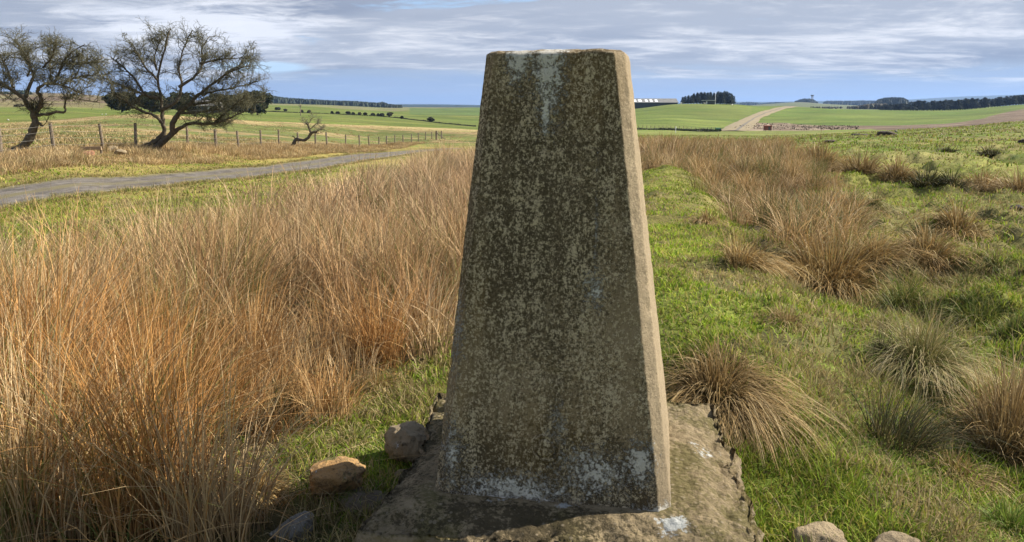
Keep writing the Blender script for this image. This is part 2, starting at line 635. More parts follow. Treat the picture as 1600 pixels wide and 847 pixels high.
def ground_col(x, y):
    px = px_of(x, y)
    r = np.hypot(x, y)
    n1 = fbm(x * 0.6, y * 0.6, octv=4, seed=71)
    n2 = fbm(x * 0.11, y * 0.11, octv=4, seed=72)
    n3 = fbm(x / 26, y / 26, octv=4, seed=73)
    n0 = fbm(x * 3.0, y * 3.0, octv=3, seed=75)
    # pasture on the right
    g = mix(C(0.120, 0.165, 0.026), C(0.195, 0.20, 0.050), sstep(-0.25, 0.4, n1 * 0.6 + n2))
    g = mix(g, C(0.135, 0.105, 0.045), sstep(0.15, 0.5, n2 - 0.4 * n1) * 0.6)
    g = mix(g, C(0.075, 0.055, 0.030), sstep(0.25, 0.45, n0) * sstep(30, 6, r) * 0.55)
    bare = sstep(.26, .43, fbm(x * 4, y * 4, octv=2, seed=222) + .4 * fbm(x * 1.4, y * 1.4, octv=3, seed=221)) * sstep(18, 7, r)
    g = mix(g, C(0.105, 0.088, 0.042), bare * .75)
    # rough olive strip along px 1250..1420 in the middle distance
    g = mix(g, C(0.24, 0.20, 0.085), sstep(0.0, 0.35, fbm(x * 0.25, y * 0.9, octv=3, seed=77)) * sstep(16, 22, y) * 0.6)
    g = mix(g, C(0.15, 0.17, 0.05), sstep(45, 70, y) * 0.6)
    c = g
    left = px < 870
    # left: soil and moss beneath the long grass
    u = mix(C(0.085, 0.060, 0.032), C(0.10, 0.11, 0.03), sstep(-0.1, 0.4, n1))
    c = mix(c, u, long_left(x, y))
    c = mix(c, C(0.17, 0.13, 0.07), long_right(x, y) * 0.8)
    # verge between the long grass and the lane, and across the lane
    fx = fence_x(y)
    lm = (px < 790) * (y > 4.0) * (1 - long_left(x, y)) * (x > fx - 1.0) * sstep(120, 110, y)
    verge = mix(C(0.24, 0.195, 0.06), C(0.135, 0.145, 0.035), sstep(-0.1, 0.35, n1 + n2 * 0.5))
    verge = mix(verge, C(0.33, 0.24, 0.12), sstep(1.6, 4.5, -12.0 - x + n1) * (x < -12))
    c = mix(c, verge, lm)
    # field beyond the fence: tan rough grass and olive, ruts near the fence
    tan = mix(C(0.27, 0.205, 0.095), C(0.12, 0.135, 0.038), sstep(-0.12, 0.22, n2 + 0.5 * n1 + 0.15))
    tan = mix(tan, C(0.19, 0.135, 0.08), sstep(0.05, 0.25, fbm(x * 0.08, y * 0.5, octv=3, seed=81)) * sstep(60, 42, y) * 0.9)
    fedge = lim(px, (-600, 128), (0, 128), (165, 138), (300, 146), (400, 172), (500, 180), (600, 203), (745, 205), (860, 200), (900, 150))
    beyond = sstep(fx + 0.3, fx - 0.6, x) * (px < 800) + (px < 800) * sstep(100, 112, y)
    beyond = np.clip(beyond, 0, 1) * (y > 10)
    c = mix(c, tan, beyond)
    c = mix(c, C(0.36, 0.27, 0.13), beyond * sstep(0.80, 0.97, y / fedge + 0.06 * n2) * 0.7)
    # green fields
    gf = mix(C(0.145, 0.188, 0.038), C(0.188, 0.210, 0.052), sstep(-0.3, 0.4, n3))
    gf = gf * 0.70
    c = mix(c, gf, (px < 880) * sstep(0.985, 1.01, y / fedge + 0.02 * n2))
    up = lim(px, (-600, 330), (0, 330), (160, 330), (220, 600), (300, 700), (400, 780), (480, 690), (560, 640), (620, 700), (700, 1100), (745, 1500), (860, 2000))
    moor = mix(C(0.13, 0.095, 0.065), C(0.17, 0.15, 0.07), sstep(-0.2, 0.3, n3))
    moor2 = mix(C(0.15, 0.16, 0.06), C(0.17, 0.15, 0.075), sstep(-0.2, 0.3, n3))
    c = mix(c, np.where((px < 240)[..., None], moor, moor2), (px < 880) * sstep(0.97, 1.03, y / up + 0.03 * n3))
    gh = lim(px, (600, 560), (745, 560), (900, 400))
    c = mix(c, mix(C(0.085, 0.125, 0.035), C(0.105, 0.14, 0.04), sstep(-0.2, 0.3, n3)), (px > 640) * (px < 900) * sstep(0.97, 1.0, y / gh) * sstep(1300, 1200, y))
    # right half beyond the near pasture
    rt = px >= 880
    hill = mix(C(0.140, 0.192, 0.038), C(0.178, 0.216, 0.050), sstep(-0.3, 0.3, n3 + 0.4 * n2))
    hb = lim(px, (880, 215), (1000, 222), (1130, 246), (1180, 330), (1230, 650), (1260, 760))
    hill = hill * 0.72
    c = mix(c, hill, rt * (px < 1262) * sstep(0.99, 1.01, y / hb))
    # clear-felled brown band and the fields behind it
    bb0 = lim(px, (1140, 246), (1200, 246), (1300, 232), (1365, 222), (1400, 160), (1450, 150), (1500, 128), (1600, 98), (1800, 96))
    bb1 = lim(px, (1140, 262), (1180, 345), (1230, 345), (1300, 300), (1400, 290), (1480, 285), (1540, 330), (1600, 430), (1800, 500))
    brown = mix(C(0.145, 0.105, 0.075), C(0.25, 0.20, 0.14), sstep(-0.1, 0.35, fbm(x / 5, y / 9, octv=3, seed=88)))
    brown = mix(brown, C(0.12, 0.085, 0.06), (px > 1330) * 0.55)
    field = mix(C(0.120, 0.180, 0.030), C(0.150, 0.195, 0.040), sstep(-0.3, 0.3, n3))
    ok = rt * (px > 1125)
    field = field * 0.74
    c = mix(c, field, ok * (px > 1175) * sstep(0.99, 1.01, y / bb1))
    c = mix(c, brown, ok * sstep(0.985, 1.015, y / bb0) * sstep(1.02, 0.98, y / bb1 + 0.03 * n2))
    lush = (px > 1290) * (px < 1500) * sstep(0.86, 0.90, y / bb0) * sstep(1.0, 0.985, y / bb0)
    c = mix(c, C(0.15, 0.20, 0.032), lush * 0.9)
    # far country
    far = mix(C(0.11, 0.125, 0.055), C(0.15, 0.15, 0.075), sstep(-0.2, 0.2, fbm(x / 300, y / 300, octv=3, seed=91)))
    c = mix(c, far, rt * sstep(760, 820, y))
    c = mix(c, C(0.028, 0.042, 0.030), sstep(2600, 3000, r))
    return c


# polar grid round the camera
ang_in = np.arange(-40, 40.001, 0.11)
ang_out = np.concatenate([np.arange(-180, -40, 2.0), np.arange(42, 180, 2.0)])
ANG = np.sort(np.concatenate([ang_in, ang_out]))
rad = [0.25]
while rad[-1] < 16000:
    r_ = rad[-1]
    rad.append(r_ * (1.013 if r_ < 20 else 1.015 if r_ < 1000 else 1.05))
RAD = np.array(rad)
A, RR = np.meshgrid(np.radians(ANG), RAD)
GX, GY = RR * np.sin(A), RR * np.cos(A)
GZ = H(GX, GY)
GC = ground_col(GX, GY)
na, nr = len(ANG), len(RAD)
V = np.stack([GX, GY, GZ], -1).reshape(-1, 3)
idx = np.arange(na * nr).reshape(nr, na)
i2 = np.concatenate([idx, idx[:, :1]], 1)
Q = np.stack([i2[:-1, :-1], i2[:-1, 1:], i2[1:, 1:], i2[1:, :-1]], -1).reshape(-1, 4)[:, ::-1]
V = np.concatenate([V, [[0, 0, Hs(0, 0)]]])
Tc = np.stack([np.full(na, len(V) - 1), i2[0, :-1], i2[0, 1:]], -1)[:, ::-1]
mg, nt, b = new_mat('ground_turf')
a = nt.nodes.new('ShaderNodeVertexColor'); a.layer_name = 'Col'
g = nt.nodes.new('ShaderNodeNewGeometry')
nA = noise_tex(nt, g.outputs['Position'], 9.0, 6, 0.7)
nB = noise_tex(nt, g.outputs['Position'], 0.9, 6, 0.7)
nC = noise_tex(nt, vscale(nt, g.outputs['Position'], (0.05, 0.16, 0.1)), 1.0, 6, 0.65)
nD = noise_tex(nt, vscale(nt, g.outputs['Position'], (0.014, 0.035, 0.02)), 1.0, 5, 0.6)
k = mathn(nt, 'MULTIPLY', smooth(nt, nA, 0.2, 0.8, 0.6, 1.4), smooth(nt, nB, 0.25, 0.75, 0.75, 1.25))
k = mathn(nt, 'MULTIPLY', k, mathn(nt, 'MULTIPLY', smooth(nt, nC, 0.3, 0.7, 0.80, 1.22), smooth(nt, nD, 0.3, 0.7, 0.80, 1.2)))
sc = nt.nodes.new('ShaderNodeVectorMath'); sc.operation = 'SCALE'
L(nt, a.outputs[0], sc.inputs[0]); L(nt, k, sc.inputs['Scale'])
L(nt, sc.outputs[0], b.inputs['Base Color'])
b.inputs['Roughness'].default_value = 0.95
b.inputs['Specular IOR Level'].default_value = 0.1
bump(nt, b, mathn(nt, 'ADD', nA, mathn(nt, 'MULTIPLY', nB, 2.0)), 0.7, 0.06)
V_GROUND_MIN, V_GROUND_MAX = V[:, 2].min(), V[:, 2].max()
gcol = np.concatenate([GC.reshape(-1, 3), [[0.1, 0.1, 0.04]]])
ground = mesh_obj('ground', V, [Q, Tc], mg, None, gcol)
tag(ground, 'rolling moorland pasture, rough grass and green fields', 'ground', kind='structure')

# ------------------------------------------------------------------ lane
def strip(name, pts, widths, mat, lift, nu=9, jitter=0.15, col=None):
    pts = np.array(pts, float)
    n = len(pts)
    d = np.gradient(pts, axis=0)
    d /= np.linalg.norm(d, axis=1)[:, None]
    nrm = np.stack([d[:, 1], -d[:, 0]], 1)
    us = np.linspace(-1, 1, nu)
    w = np.asarray(widths)
    V = []
    for i in range(n):
        jl = fbm(np.array([i * 0.21]), np.array([3.3]), octv=3, seed=101)[0] * jitter
        jr = fbm(np.array([i * 0.21]), np.array([8.8]), octv=3, seed=102)[0] * jitter
        for u in us:
            ww = w[i] / 2 * (1 + (jl if u < 0 else jr))
            V.append((pts[i, 0] + nrm[i, 0] * u * ww, pts[i, 1] + nrm[i, 1] * u * ww, u))
    V = np.array(V)
    U = V[:, 2].copy()
    V[:, 2] = H(V[:, 0], V[:, 1]) + lift * (1 - 0.6 * U ** 2)
    idx = np.arange(n * nu).reshape(n, nu)
    Q = np.stack([idx[:-1, :-1], idx[1:, :-1], idx[1:, 1:], idx[:-1, 1:]], -1).reshape(-1, 4)
    cols = np.zeros((len(V), 3)); cols[:, 0] = (U + 1) / 2
    o = mesh_obj(name, V, [Q[:, ::-1]], mat, None, cols)
    return o


mr, nt, b = new_mat('lane_surface')
a = nt.nodes.new('ShaderNodeVertexColor'); a.layer_name = 'Col'
sp = nt.nodes.new('ShaderNodeSeparateColor'); L(nt, a.outputs[0], sp.inputs[0])
g = nt.nodes.new('ShaderNodeNewGeometry')
nA = noise_tex(nt, g.outputs['Position'], 14, 6, 0.75)
nB = noise_tex(nt, vscale(nt, g.outputs['Position'], (1.6, 0.25, 1)), 1.4, 5, 0.65)
mid = mathn(nt, 'ABSOLUTE', mathn(nt, 'SUBTRACT', sp.outputs[0], 0.5))
nM = noise_tex(nt, vscale(nt, g.outputs['Position'], (1.3, 0.4, 1)), 3.2, 7, 0.75)
c = mixc(nt, smooth(nt, nM, 0.38, 0.62), (0.048, 0.040, 0.031), (0.165, 0.145, 0.122))
c = mixc(nt, smooth(nt, nB, 0.45, 0.7, 0, 0.75), c, (0.075, 0.058, 0.042))
nG = noise_tex(nt, vscale(nt, g.outputs['Position'], (2.2, 0.5, 1)), 2.2, 5, 0.7)
c = mixc(nt, mathn(nt, 'MULTIPLY', smooth(nt, mid, 0.16, 0.03), smooth(nt, nG, 0.38, 0.55)), c, (0.125, 0.105, 0.045))
c = mixc(nt, smooth(nt, noise_tex(nt, g.outputs['Position'], 38, 4, 0.8), 0.56, 0.66, 0, 0.6), c, (0.25, 0.225, 0.195))
c = mixc(nt, mathn(nt, 'MULTIPLY', smooth(nt, mid, 0.30, 0.47), smooth(nt, nG, 0.36, 0.52)), c, (0.16, 0.135, 0.05))
L(nt, c, b.inputs['Base Color'])
b.inputs['Roughness'].default_value = 0.9
bump(nt, b, nA, 0.6, 0.03)
ry = np.exp(np.linspace(math.log(5), math.log(70), 150))
rp = [(-10.6 + 0.0022 * max(0, y - 15), y) for y in ry]
rp += [(-10.48 + 6.5 * (1 - math.cos(a_)), 70 + 22 * math.sin(a_)) for a_ in np.linspace(0.05, 1.25, 40)]
rp = [(-10.6 + 0.0022 * max(0, -15 - 15), y) for y in np.linspace(-40, 4, 40)] + rp
lane = strip('lane', rp, [2.55] * len(rp), mr, 0.035, 11, 0.12)
tag(lane, 'narrow grey farm lane with muddy centre and worn edges', 'lane', kind='structure')

# far track up the hill
mt, nt, b = new_mat('track_surface')
a = nt.nodes.new('ShaderNodeVertexColor'); a.layer_name = 'Col'
sp = nt.nodes.new('ShaderNodeSeparateColor'); L(nt, a.outputs[0], sp.inputs[0])
g = nt.nodes.new('ShaderNodeNewGeometry')
nA = noise_tex(nt, g.outputs['Position'], 0.5, 6, 0.75)
c = mixc(nt, smooth(nt, nA, 0.35, 0.65), (0.165, 0.130, 0.066), (0.26, 0.205, 0.115))
u0 = mathn(nt, 'ABSOLUTE', mathn(nt, 'SUBTRACT', mathn(nt, 'ADD', sp.outputs[0], mathn(nt, 'MULTIPLY', nA, 0.10)), 0.62))
c = mixc(nt, smooth(nt, u0, 0.085, 0.03), c, (0.115, 0.10, 0.075))
c = mixc(nt, smooth(nt, sp.outputs[0], 0.04, 0.0), c, (0.10, 0.12, 0.04))
L(nt, c, b.inputs['Base Color'])
b.inputs['Roughness'].default_value = 0.95
pL = [(1126, 240), (1140, 300), (1165, 400), (1195, 520), (1225, 690), (1228, 720)]
pR = [(1166, 240), (1178, 300), (1188, 400), (1212, 520), (1244, 690), (1248, 720)]
tp, tw = [], []
for (pa, ya), (pb, yb) in zip(pL, pR):
    A_, B_ = on(pa, ya), on(pb, yb)
    tp.append(((A_.x + B_.x) / 2, (A_.y + B_.y) / 2)); tw.append((A_ - B_).length)
tp, tw = np.array(tp), np.array(tw)
ti = np.linspace(0, len(tp) - 1, 90)
tpi = np.stack([np.interp(ti, range(len(tp)), tp[:, 0]), np.interp(ti, range(len(tp)), tp[:, 1])], 1)
track = strip('track', tpi, np.interp(ti, range(len(tp)), tw), mt, 0.25, 21, 0.25)
tag(track, 'rough straw coloured track climbing the green hill', 'track', kind='structure')

# ------------------------------------------------------------------ trig pillar and its plinth
ROT = -R(10.5)
PC = np.array([0.158, 2.275])
pillar = empty('trig_pillar', (PC[0], PC[1], 0), ROT)
tag(pillar, 'tall tapering weathered concrete survey pillar standing on its cracked square base', 'trig pillar')
PH = 1.197


def octagon(w, c, n):
    """points along the outline of a chamfered square, n per edge"""
    h = w / 2
    P = [(-h + c, -h), (h - c, -h), (h, -h + c), (h, h - c), (h - c, h), (-h + c, h), (-h, h - c), (-h, -h + c)]
    out = []
    for i in range(8):
        a, b = P[i], P[(i + 1) % 8]
        m = n if i % 2 == 0 else max(3, n // 8)
        for k in range(m):
            t = k / m
            out.append((a[0] * (1 - t) + b[0] * t, a[1] * (1 - t) + b[1] * t))
    return np.array(out)


rows = 150
zs = np.concatenate([[-0.05], np.linspace(0, PH, rows - 1)])
ring_n = None
Vp = []
for z in zs:
    t = z / PH
    w = 0.652 * (1 - t) + 0.362 * t
    c = 0.032 * (1 - t) + 0.026 * t
    e = max(0.0, 0.011 - (PH - z))
    w -= 2 * (0.011 - math.sqrt(max(0.011 ** 2 - e ** 2, 0)))
    P = octagon(w, c, 56)
    off = np.array([-0.019, 0.0]) * t
    Vp.append(np.concatenate([P + off, np.full((len(P), 1), z)], 1))
ring_n = len(Vp[0])
for k in range(1, 14):
    f = 1 - k / 14
    P = Vp[rows - 1][:, :2] - np.array([-0.019, 0])
    Vp.append(np.concatenate([P * f + np.array([-0.019, 0]), np.full((len(P), 1), PH + 0.012 * (1 - f))], 1))
Vp = np.concatenate(Vp)
d = fbm(Vp[:, 0] * 9, Vp[:, 1] * 9, Vp[:, 2] * 9, 5, 131) * 0.0020 + fbm(Vp[:, 0] * 60, Vp[:, 1] * 60, Vp[:, 2] * 45, 3, 137) * 0.0022
chip = np.clip(fbm(Vp[:, 0] * 14, Vp[:, 1] * 14, Vp[:, 2] * 14, 3, 139) - 0.36, 0, 1) * 0.02
topw = sstep(PH - 0.05, PH, Vp[:, 2])
rr = np.hypot(Vp[:, 0] + 0.019 * Vp[:, 2] / PH, Vp[:, 1])
nx, ny = (Vp[:, 0] + 0.019 * Vp[:, 2] / PH) / np.maximum(rr, 1e-3), Vp[:, 1] / np.maximum(rr, 1e-3)
side = np.arange(len(Vp)) < rows * ring_n
Vp[:, 0] += nx * (d - chip) * side
Vp[:, 1] += ny * (d - chip) * side
Vp[:, 2] += (fbm(Vp[:, 0] * 10, Vp[:, 1] * 10, None, 3, 141) * 0.006 + fbm(Vp[:, 0] * 40, Vp[:, 1] * 40, None, 2, 142) * 0.002) * topw
nrows = rows + 13
idx = np.arange(nrows * ring_n).reshape(nrows, ring_n)
i2 = np.concatenate([idx, idx[:, :1]], 1)
Q = np.stack([i2[:-1, :-1], i2[:-1, 1:], i2[1:, 1:], i2[1:, :-1]], -1).reshape(-1, 4)
Vp = np.concatenate([Vp, [[-0.019, 0, PH + 0.012]]])
Tt = np.stack([i2[-1, :-1], i2[-1, 1:], np.full(ring_n, len(Vp) - 1)], -1)


def spot(nt, vec, c, r):
    """falls from 1 at c to 0 at the ellipsoid of radii r"""
    m = nt.nodes.new('ShaderNodeVectorMath'); m.operation = 'SUBTRACT'
    L(nt, vec, m.inputs[0]); m.inputs[1].default_value = c
    q = nt.nodes.new('ShaderNodeVectorMath'); q.operation = 'DIVIDE'
    L(nt, m.outputs[0], q.inputs[0]); q.inputs[1].default_value = r
    l = nt.nodes.new('ShaderNodeVectorMath'); l.operation = 'LENGTH'
    L(nt, q.outputs[0], l.inputs[0])
    return mathn(nt, 'SUBTRACT', 1.0, l.outputs['Value'], clamp=True)


def vmax(nt, *a):
    o = a[0]
    for x in a[1:]:
        o = mathn(nt, 'MAXIMUM', o, x)
    return o


mc, nt, b = new_mat('weathered_concrete')
t = nt.nodes.new('ShaderNodeTexCoord')
ov = t.outputs['Object']
nrmn = nt.nodes.new('ShaderNodeSeparateXYZ')
L(nt, t.outputs['Normal'], nrmn.inputs[0])
big = noise_tex(nt, ov, 3.2, 5, 0.6, 0.4)
strk = noise_tex(nt, vscale(nt, ov, (1, 1, 0.07)), 22, 6, 0.7, 0.2)
med = noise_tex(nt, vscale(nt, ov, (1, 1, 0.7)), 26, 6, 0.72)
fine = noise_tex(nt, ov, 135, 5, 0.85)
fine2 = noise_tex(nt, vscale(nt, ov, (1, 1, 0.85), (3, 7, 1)), 125, 6, 0.85)
base = mixc(nt, smooth(nt, med, 0.3, 0.7), (0.35, 0.28, 0.185), (0.235, 0.185, 0.12))
sepo = nt.nodes.new('ShaderNodeSeparateXYZ'); L(nt, ov, sepo.inputs[0])
film = smooth(nt, mathn(nt, 'ADD', mathn(nt, 'MULTIPLY', big, 0.5), mathn(nt, 'MULTIPLY', strk, 0.5)), 0.36, 0.56, 0.45, 0.9)
base_clean = base
# black algae: everywhere on the sunless faces, densest in the upper middle and at the foot
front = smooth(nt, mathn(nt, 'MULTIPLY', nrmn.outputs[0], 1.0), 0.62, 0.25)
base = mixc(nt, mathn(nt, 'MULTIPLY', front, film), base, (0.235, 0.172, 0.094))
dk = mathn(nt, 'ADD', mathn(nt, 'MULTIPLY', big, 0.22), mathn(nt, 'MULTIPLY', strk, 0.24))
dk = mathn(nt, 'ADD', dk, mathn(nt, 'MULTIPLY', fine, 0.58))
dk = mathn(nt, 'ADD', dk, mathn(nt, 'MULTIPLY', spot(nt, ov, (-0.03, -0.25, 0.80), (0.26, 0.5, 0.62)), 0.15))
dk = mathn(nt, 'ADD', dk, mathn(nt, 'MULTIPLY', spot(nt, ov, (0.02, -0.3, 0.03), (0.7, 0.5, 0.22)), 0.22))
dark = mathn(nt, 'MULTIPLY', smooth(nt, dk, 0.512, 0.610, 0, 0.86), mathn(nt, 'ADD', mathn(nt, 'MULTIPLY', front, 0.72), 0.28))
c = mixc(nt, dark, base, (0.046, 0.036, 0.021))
# ochre stain on the upper right and low left
och = vmax(nt, spot(nt, ov, (0.08, -0.2, 1.12), (0.16, 0.4, 0.22)), spot(nt, ov, (-0.23, -0.3, 0.45), (0.16, 0.4, 0.5)), spot(nt, ov, (-0.02, -0.3, 0.15), (0.3, 0.4, 0.25)))
c = mixc(nt, mathn(nt, 'MULTIPLY', smooth(nt, mathn(nt, 'MULTIPLY', och, mathn(nt, 'ADD', med, 0.4)), 0.2, 0.7), 0.28), c, (0.17, 0.105, 0.030))
stain = noise_tex(nt, vscale(nt, ov, (1, 1, 0.05), (2, 5, 1)), 8, 4, 0.6)
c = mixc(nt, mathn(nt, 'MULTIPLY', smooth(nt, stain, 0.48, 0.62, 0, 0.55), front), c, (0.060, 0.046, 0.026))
# grey crust lichen speckle
spk = smooth(nt, mathn(nt, 'ADD', mathn(nt, 'MULTIPLY', fine2, 0.72), mathn(nt, 'ADD', mathn(nt, 'MULTIPLY', strk, 0.21), mathn(nt, 'MULTIPLY', med, 0.18))), 0.545, 0.625, 0, 0.85)
c = mixc(nt, mathn(nt, 'MULTIPLY', spk, mathn(nt, 'ADD', 0.35, mathn(nt, 'MULTIPLY', front, 0.65))), c, (0.575, 0.475, 0.315))
# pale bluish lichen patches
pt = vmax(nt, spot(nt, ov, (-0.030, -0.19, 1.21), (0.085, 0.5, 0.33)), spot(nt, ov, (-0.11, -0.19, 1.175), (0.06, 0.5, 0.13)),
          spot(nt, ov, (-0.035, -0.21, 1.05), (0.025, 0.3, 0.13)),
          mathn(nt, 'MULTIPLY', spot(nt, ov, (0.105, -0.26, 0.585), (0.055, 0.4, 0.10)), 0.72),
          mathn(nt, 'MULTIPLY', spot(nt, ov, (0.105, -0.26, 0.74), (0.012, 0.3, 0.35)), 0.6),
          mathn(nt, 'MULTIPLY', spot(nt, ov, (0.12, -0.33, 0.10), (0.20, 0.3, 0.13)), 0.80),
          mathn(nt, 'MULTIPLY', spot(nt, ov, (0.24, -0.33, 0.13), (0.07, 0.3, 0.12)), 0.95),
          mathn(nt, 'MULTIPLY', spot(nt, ov, (-0.10, -0.33, 0.03), (0.36, 0.3, 0.10)), 0.80),
          mathn(nt, 'MULTIPLY', spot(nt, ov, (-0.27, -0.30, 0.12), (0.07, 0.3, 0.18)), 0.70),
          mathn(nt, 'MULTIPLY', spot(nt, ov, (-0.265, -0.28, 0.45), (0.05, 0.3, 0.25)), 0.62),
          mathn(nt, 'MULTIPLY', spot(nt, ov, (0.02, -0.33, 0.22), (0.05, 0.3, 0.12)), 0.62),
          mathn(nt, 'MULTIPLY', spot(nt, ov, (0.29, -0.29, 0.0), (0.12, 0.3, 0.05)), 1.0))
ragged = mathn(nt, 'ADD', mathn(nt, 'MULTIPLY', noise_tex(nt, ov, 60, 8, 0.85), 0.55), mathn(nt, 'MULTIPLY', fine, 0.45))
wl = smooth(nt, mathn(nt, 'ADD', mathn(nt, 'MULTIPLY', pt, 0.24), ragged), 0.605, 0.665)
wl = mathn(nt, 'MULTIPLY', wl, smooth(nt, pt, 0.0, 0.12))
c = mixc(nt, mathn(nt, 'MULTIPLY', wl, 0.85), c, (0.60, 0.575, 0.51))
L(nt, c, b.inputs['Base Color'])
b.inputs['Roughness'].default_value = 0.95
b.inputs['Specular IOR Level'].default_value = 0.15
hh = mathn(nt, 'ADD', mathn(nt, 'MULTIPLY', fine, 0.5), mathn(nt, 'ADD', mathn(nt, 'MULTIPLY', med, 0.8), mathn(nt, 'MULTIPLY', wl, 0.45)))
bump(nt, b, hh, 1.0, 0.010)
shaft = mesh_obj('shaft', Vp, [Q, Tt], mc, pillar)

# round filled socket low on the front face
pm = MB()
nseg = 28
ringv, q, tri = [], [], []
prof = [(0.0, 0.006), (0.016, 0.006), (0.024, 0.004), (0.026, -0.002), (0.031, -0.002), (0.033, 0.005), (0.038, 0.004), (0.042, -0.004)]
for j, (rr_, hh_) in enumerate(prof):
    for k in range(nseg):
        w = 2 * math.pi * k / nseg
        jj = 1 + 0.06 * math.sin(3 * w + j) + random.uniform(-0.02, 0.02)
        ringv.append((rr_ * jj * math.cos(w), -hh_ + random.uniform(-0.0008, 0.0008), rr_ * jj * math.sin(w)))
for j in range(len(prof) - 1):
    for k in range(nseg):
        k2 = (k + 1) % nseg
        q.append((j * nseg + k, (j + 1) * nseg + k, (j + 1) * nseg + k2, j * nseg + k2))
ringv = np.array(ringv)
tilt = math.atan((0.652 - 0.375) / 2 / PH)
zsock = 0.155
Mx = np.array(Matrix.Rotation(-tilt, 3, 'X'))
ringv = ringv @ Mx.T + np.array([-0.012, -(0.652 - (0.652 - 0.375) * zsock / PH) / 2, zsock])
pm.add(ringv, quads=q)
pm.build('socket_plug', mc, shaft)

# plinth: irregular broken slab
mp, nt, b = new_mat('broken_concrete')
t = nt.nodes.new('ShaderNodeTexCoord')
ov = t.outputs['Object']
sepn = nt.nodes.new('ShaderNodeSeparateXYZ'); L(nt, t.outputs['Normal'], sepn.inputs[0])
med = noise_tex(nt, ov, 14, 6, 0.7)
big = noise_tex(nt, ov, 4.5, 5, 0.65, 0.5)
fine = noise_tex(nt, ov, 85, 5, 0.75)
vor = nt.nodes.new('ShaderNodeTexVoronoi'); vor.inputs['Scale'].default_value = 42; L(nt, ov, vor.inputs['Vector'])
vor2 = nt.nodes.new('ShaderNodeTexVoronoi'); vor2.inputs['Scale'].default_value = 17; L(nt, ov, vor2.inputs['Vector'])
c = mixc(nt, smooth(nt, med, 0.3, 0.7), (0.31, 0.245, 0.15), (0.20, 0.155, 0.09))
c = mixc(nt, smooth(nt, mathn(nt, 'ADD', mathn(nt, 'MULTIPLY', big, 0.6), mathn(nt, 'MULTIPLY', fine, 0.4)), 0.46, 0.56, 0, 0.85), c, (0.125, 0.108, 0.042))
dkp = mathn(nt, 'ADD', mathn(nt, 'MULTIPLY', fine, 0.55), mathn(nt, 'MULTIPLY', med, 0.45))
dkp = mathn(nt, 'ADD', dkp, mathn(nt, 'MULTIPLY', vmax(nt, spot(nt, ov, (-0.05, -0.42, -0.02), (0.50, 0.13, 0.3)), mathn(nt, 'MULTIPLY', spot(nt, ov, (-0.48, -0.1, -0.05), (0.2, 0.6, 0.3)), 0.8)), 0.22))
c = mixc(nt, smooth(nt, dkp, 0.56, 0.66, 0, 0.8), c, (0.050, 0.040, 0.022))
c = mixc(nt, smooth(nt, mathn(nt, 'ADD', mathn(nt, 'MULTIPLY', vor.outputs['Distance'], -1.0), mathn(nt, 'MULTIPLY', big, 0.5)), 0.02, 0.12, 0, 0.45), c, (0.36, 0.30, 0.215))
c = mixc(nt, mathn(nt, 'MULTIPLY', smooth(nt, sepn.outputs[2], 0.8, 0.4), smooth(nt, vor2.outputs['Distance'], 0.2, 0.6, 0, 0.55)), c, (0.34, 0.27, 0.19))
wl = mathn(nt, 'ADD', mathn(nt, 'MULTIPLY', noise_tex(nt, ov, 22, 6, 0.75), 0.8), mathn(nt, 'MULTIPLY', vmax(nt, spot(nt, ov, (0.33, -0.37, 0.0), (0.13, 0.09, 0.1)), spot(nt, ov, (0.44, 0.12, 0.0), (0.10, 0.12, 0.1)), mathn(nt, 'MULTIPLY', spot(nt, ov, (0.0, -0.34, 0.0), (0.5, 0.05, 0.1)), 0.75)), 0.4))
c = mixc(nt, smooth(nt, wl, 0.66, 0.72, 0, 0.9), c, (0.47, 0.49, 0.48))
c = mixc(nt, smooth(nt, vor.outputs['Color'], 0.78, 0.85, 0, 0.0), c, (0.4, 0.36, 0.3))
L(nt, c, b.inputs['Base Color'])
b.inputs['Roughness'].default_value = 0.95
b.inputs['Specular IOR Level'].default_value = 0.15
bump(nt, b, mathn(nt, 'ADD', mathn(nt, 'MULTIPLY', fine, 0.8), mathn(nt, 'ADD', med, mathn(nt, 'MULTIPLY', vor.outputs['Distance'], -0.8))), 1.0, 0.02)
corn = np.array([(-0.385, 1.86), (0.14, 1.80), (0.60, 1.735), (0.645, 2.05), (0.68, 2.40), (0.72, 2.73), (0.2, 2.80), (-0.27, 2.84), (-0.285, 2.35)])
out = []
for i in range(len(corn)):
    a_, b_ = corn[i], corn[(i + 1) % len(corn)]
    m = max(6, int(np.linalg.norm(b_ - a_) / 0.011))
    for k in range(m):
        out.append(a_ + (b_ - a_) * k / m)
out = np.array(out)
nper = len(out)
cen = PC.copy()
dirv = out - cen
dl = np.linalg.norm(dirv, axis=1)[:, None]
dirv = dirv / dl
Vq = []
for f in np.linspace(0.02, 1, 56):
    P = cen + (out - cen) * f
    Vq.append(np.concatenate([P, np.zeros((nper, 1))], 1))
nz = 34
for k in range(1, nz):
    z = -0.42 * k / nz
    P = out + dirv * (0.10 * (k / nz) ** 0.8)
    Vq.append(np.concatenate([P, np.full((nper, 1), z)], 1))
Vq = np.array(Vq)
nr_ = Vq.shape[0]
Vf = Vq.reshape(-1, 3)
rowi = np.repeat(np.arange(nr_), nper)
sd = sstep(50, 57, rowi.astype(float))
ck = vnoise(Vf[:, 0] * 13, Vf[:, 1] * 13, Vf[:, 2] * 13, 151)
f1 = fbm(Vf[:, 0] * 7, Vf[:, 1] * 7, Vf[:, 2] * 7, 3, 152)
f2 = fbm(Vf[:, 0] * 30, Vf[:, 1] * 30, Vf[:, 2] * 30, 3, 153)
f3 = fbm(Vf[:, 0] * 80, Vf[:, 1] * 80, Vf[:, 2] * 80, 2, 154)
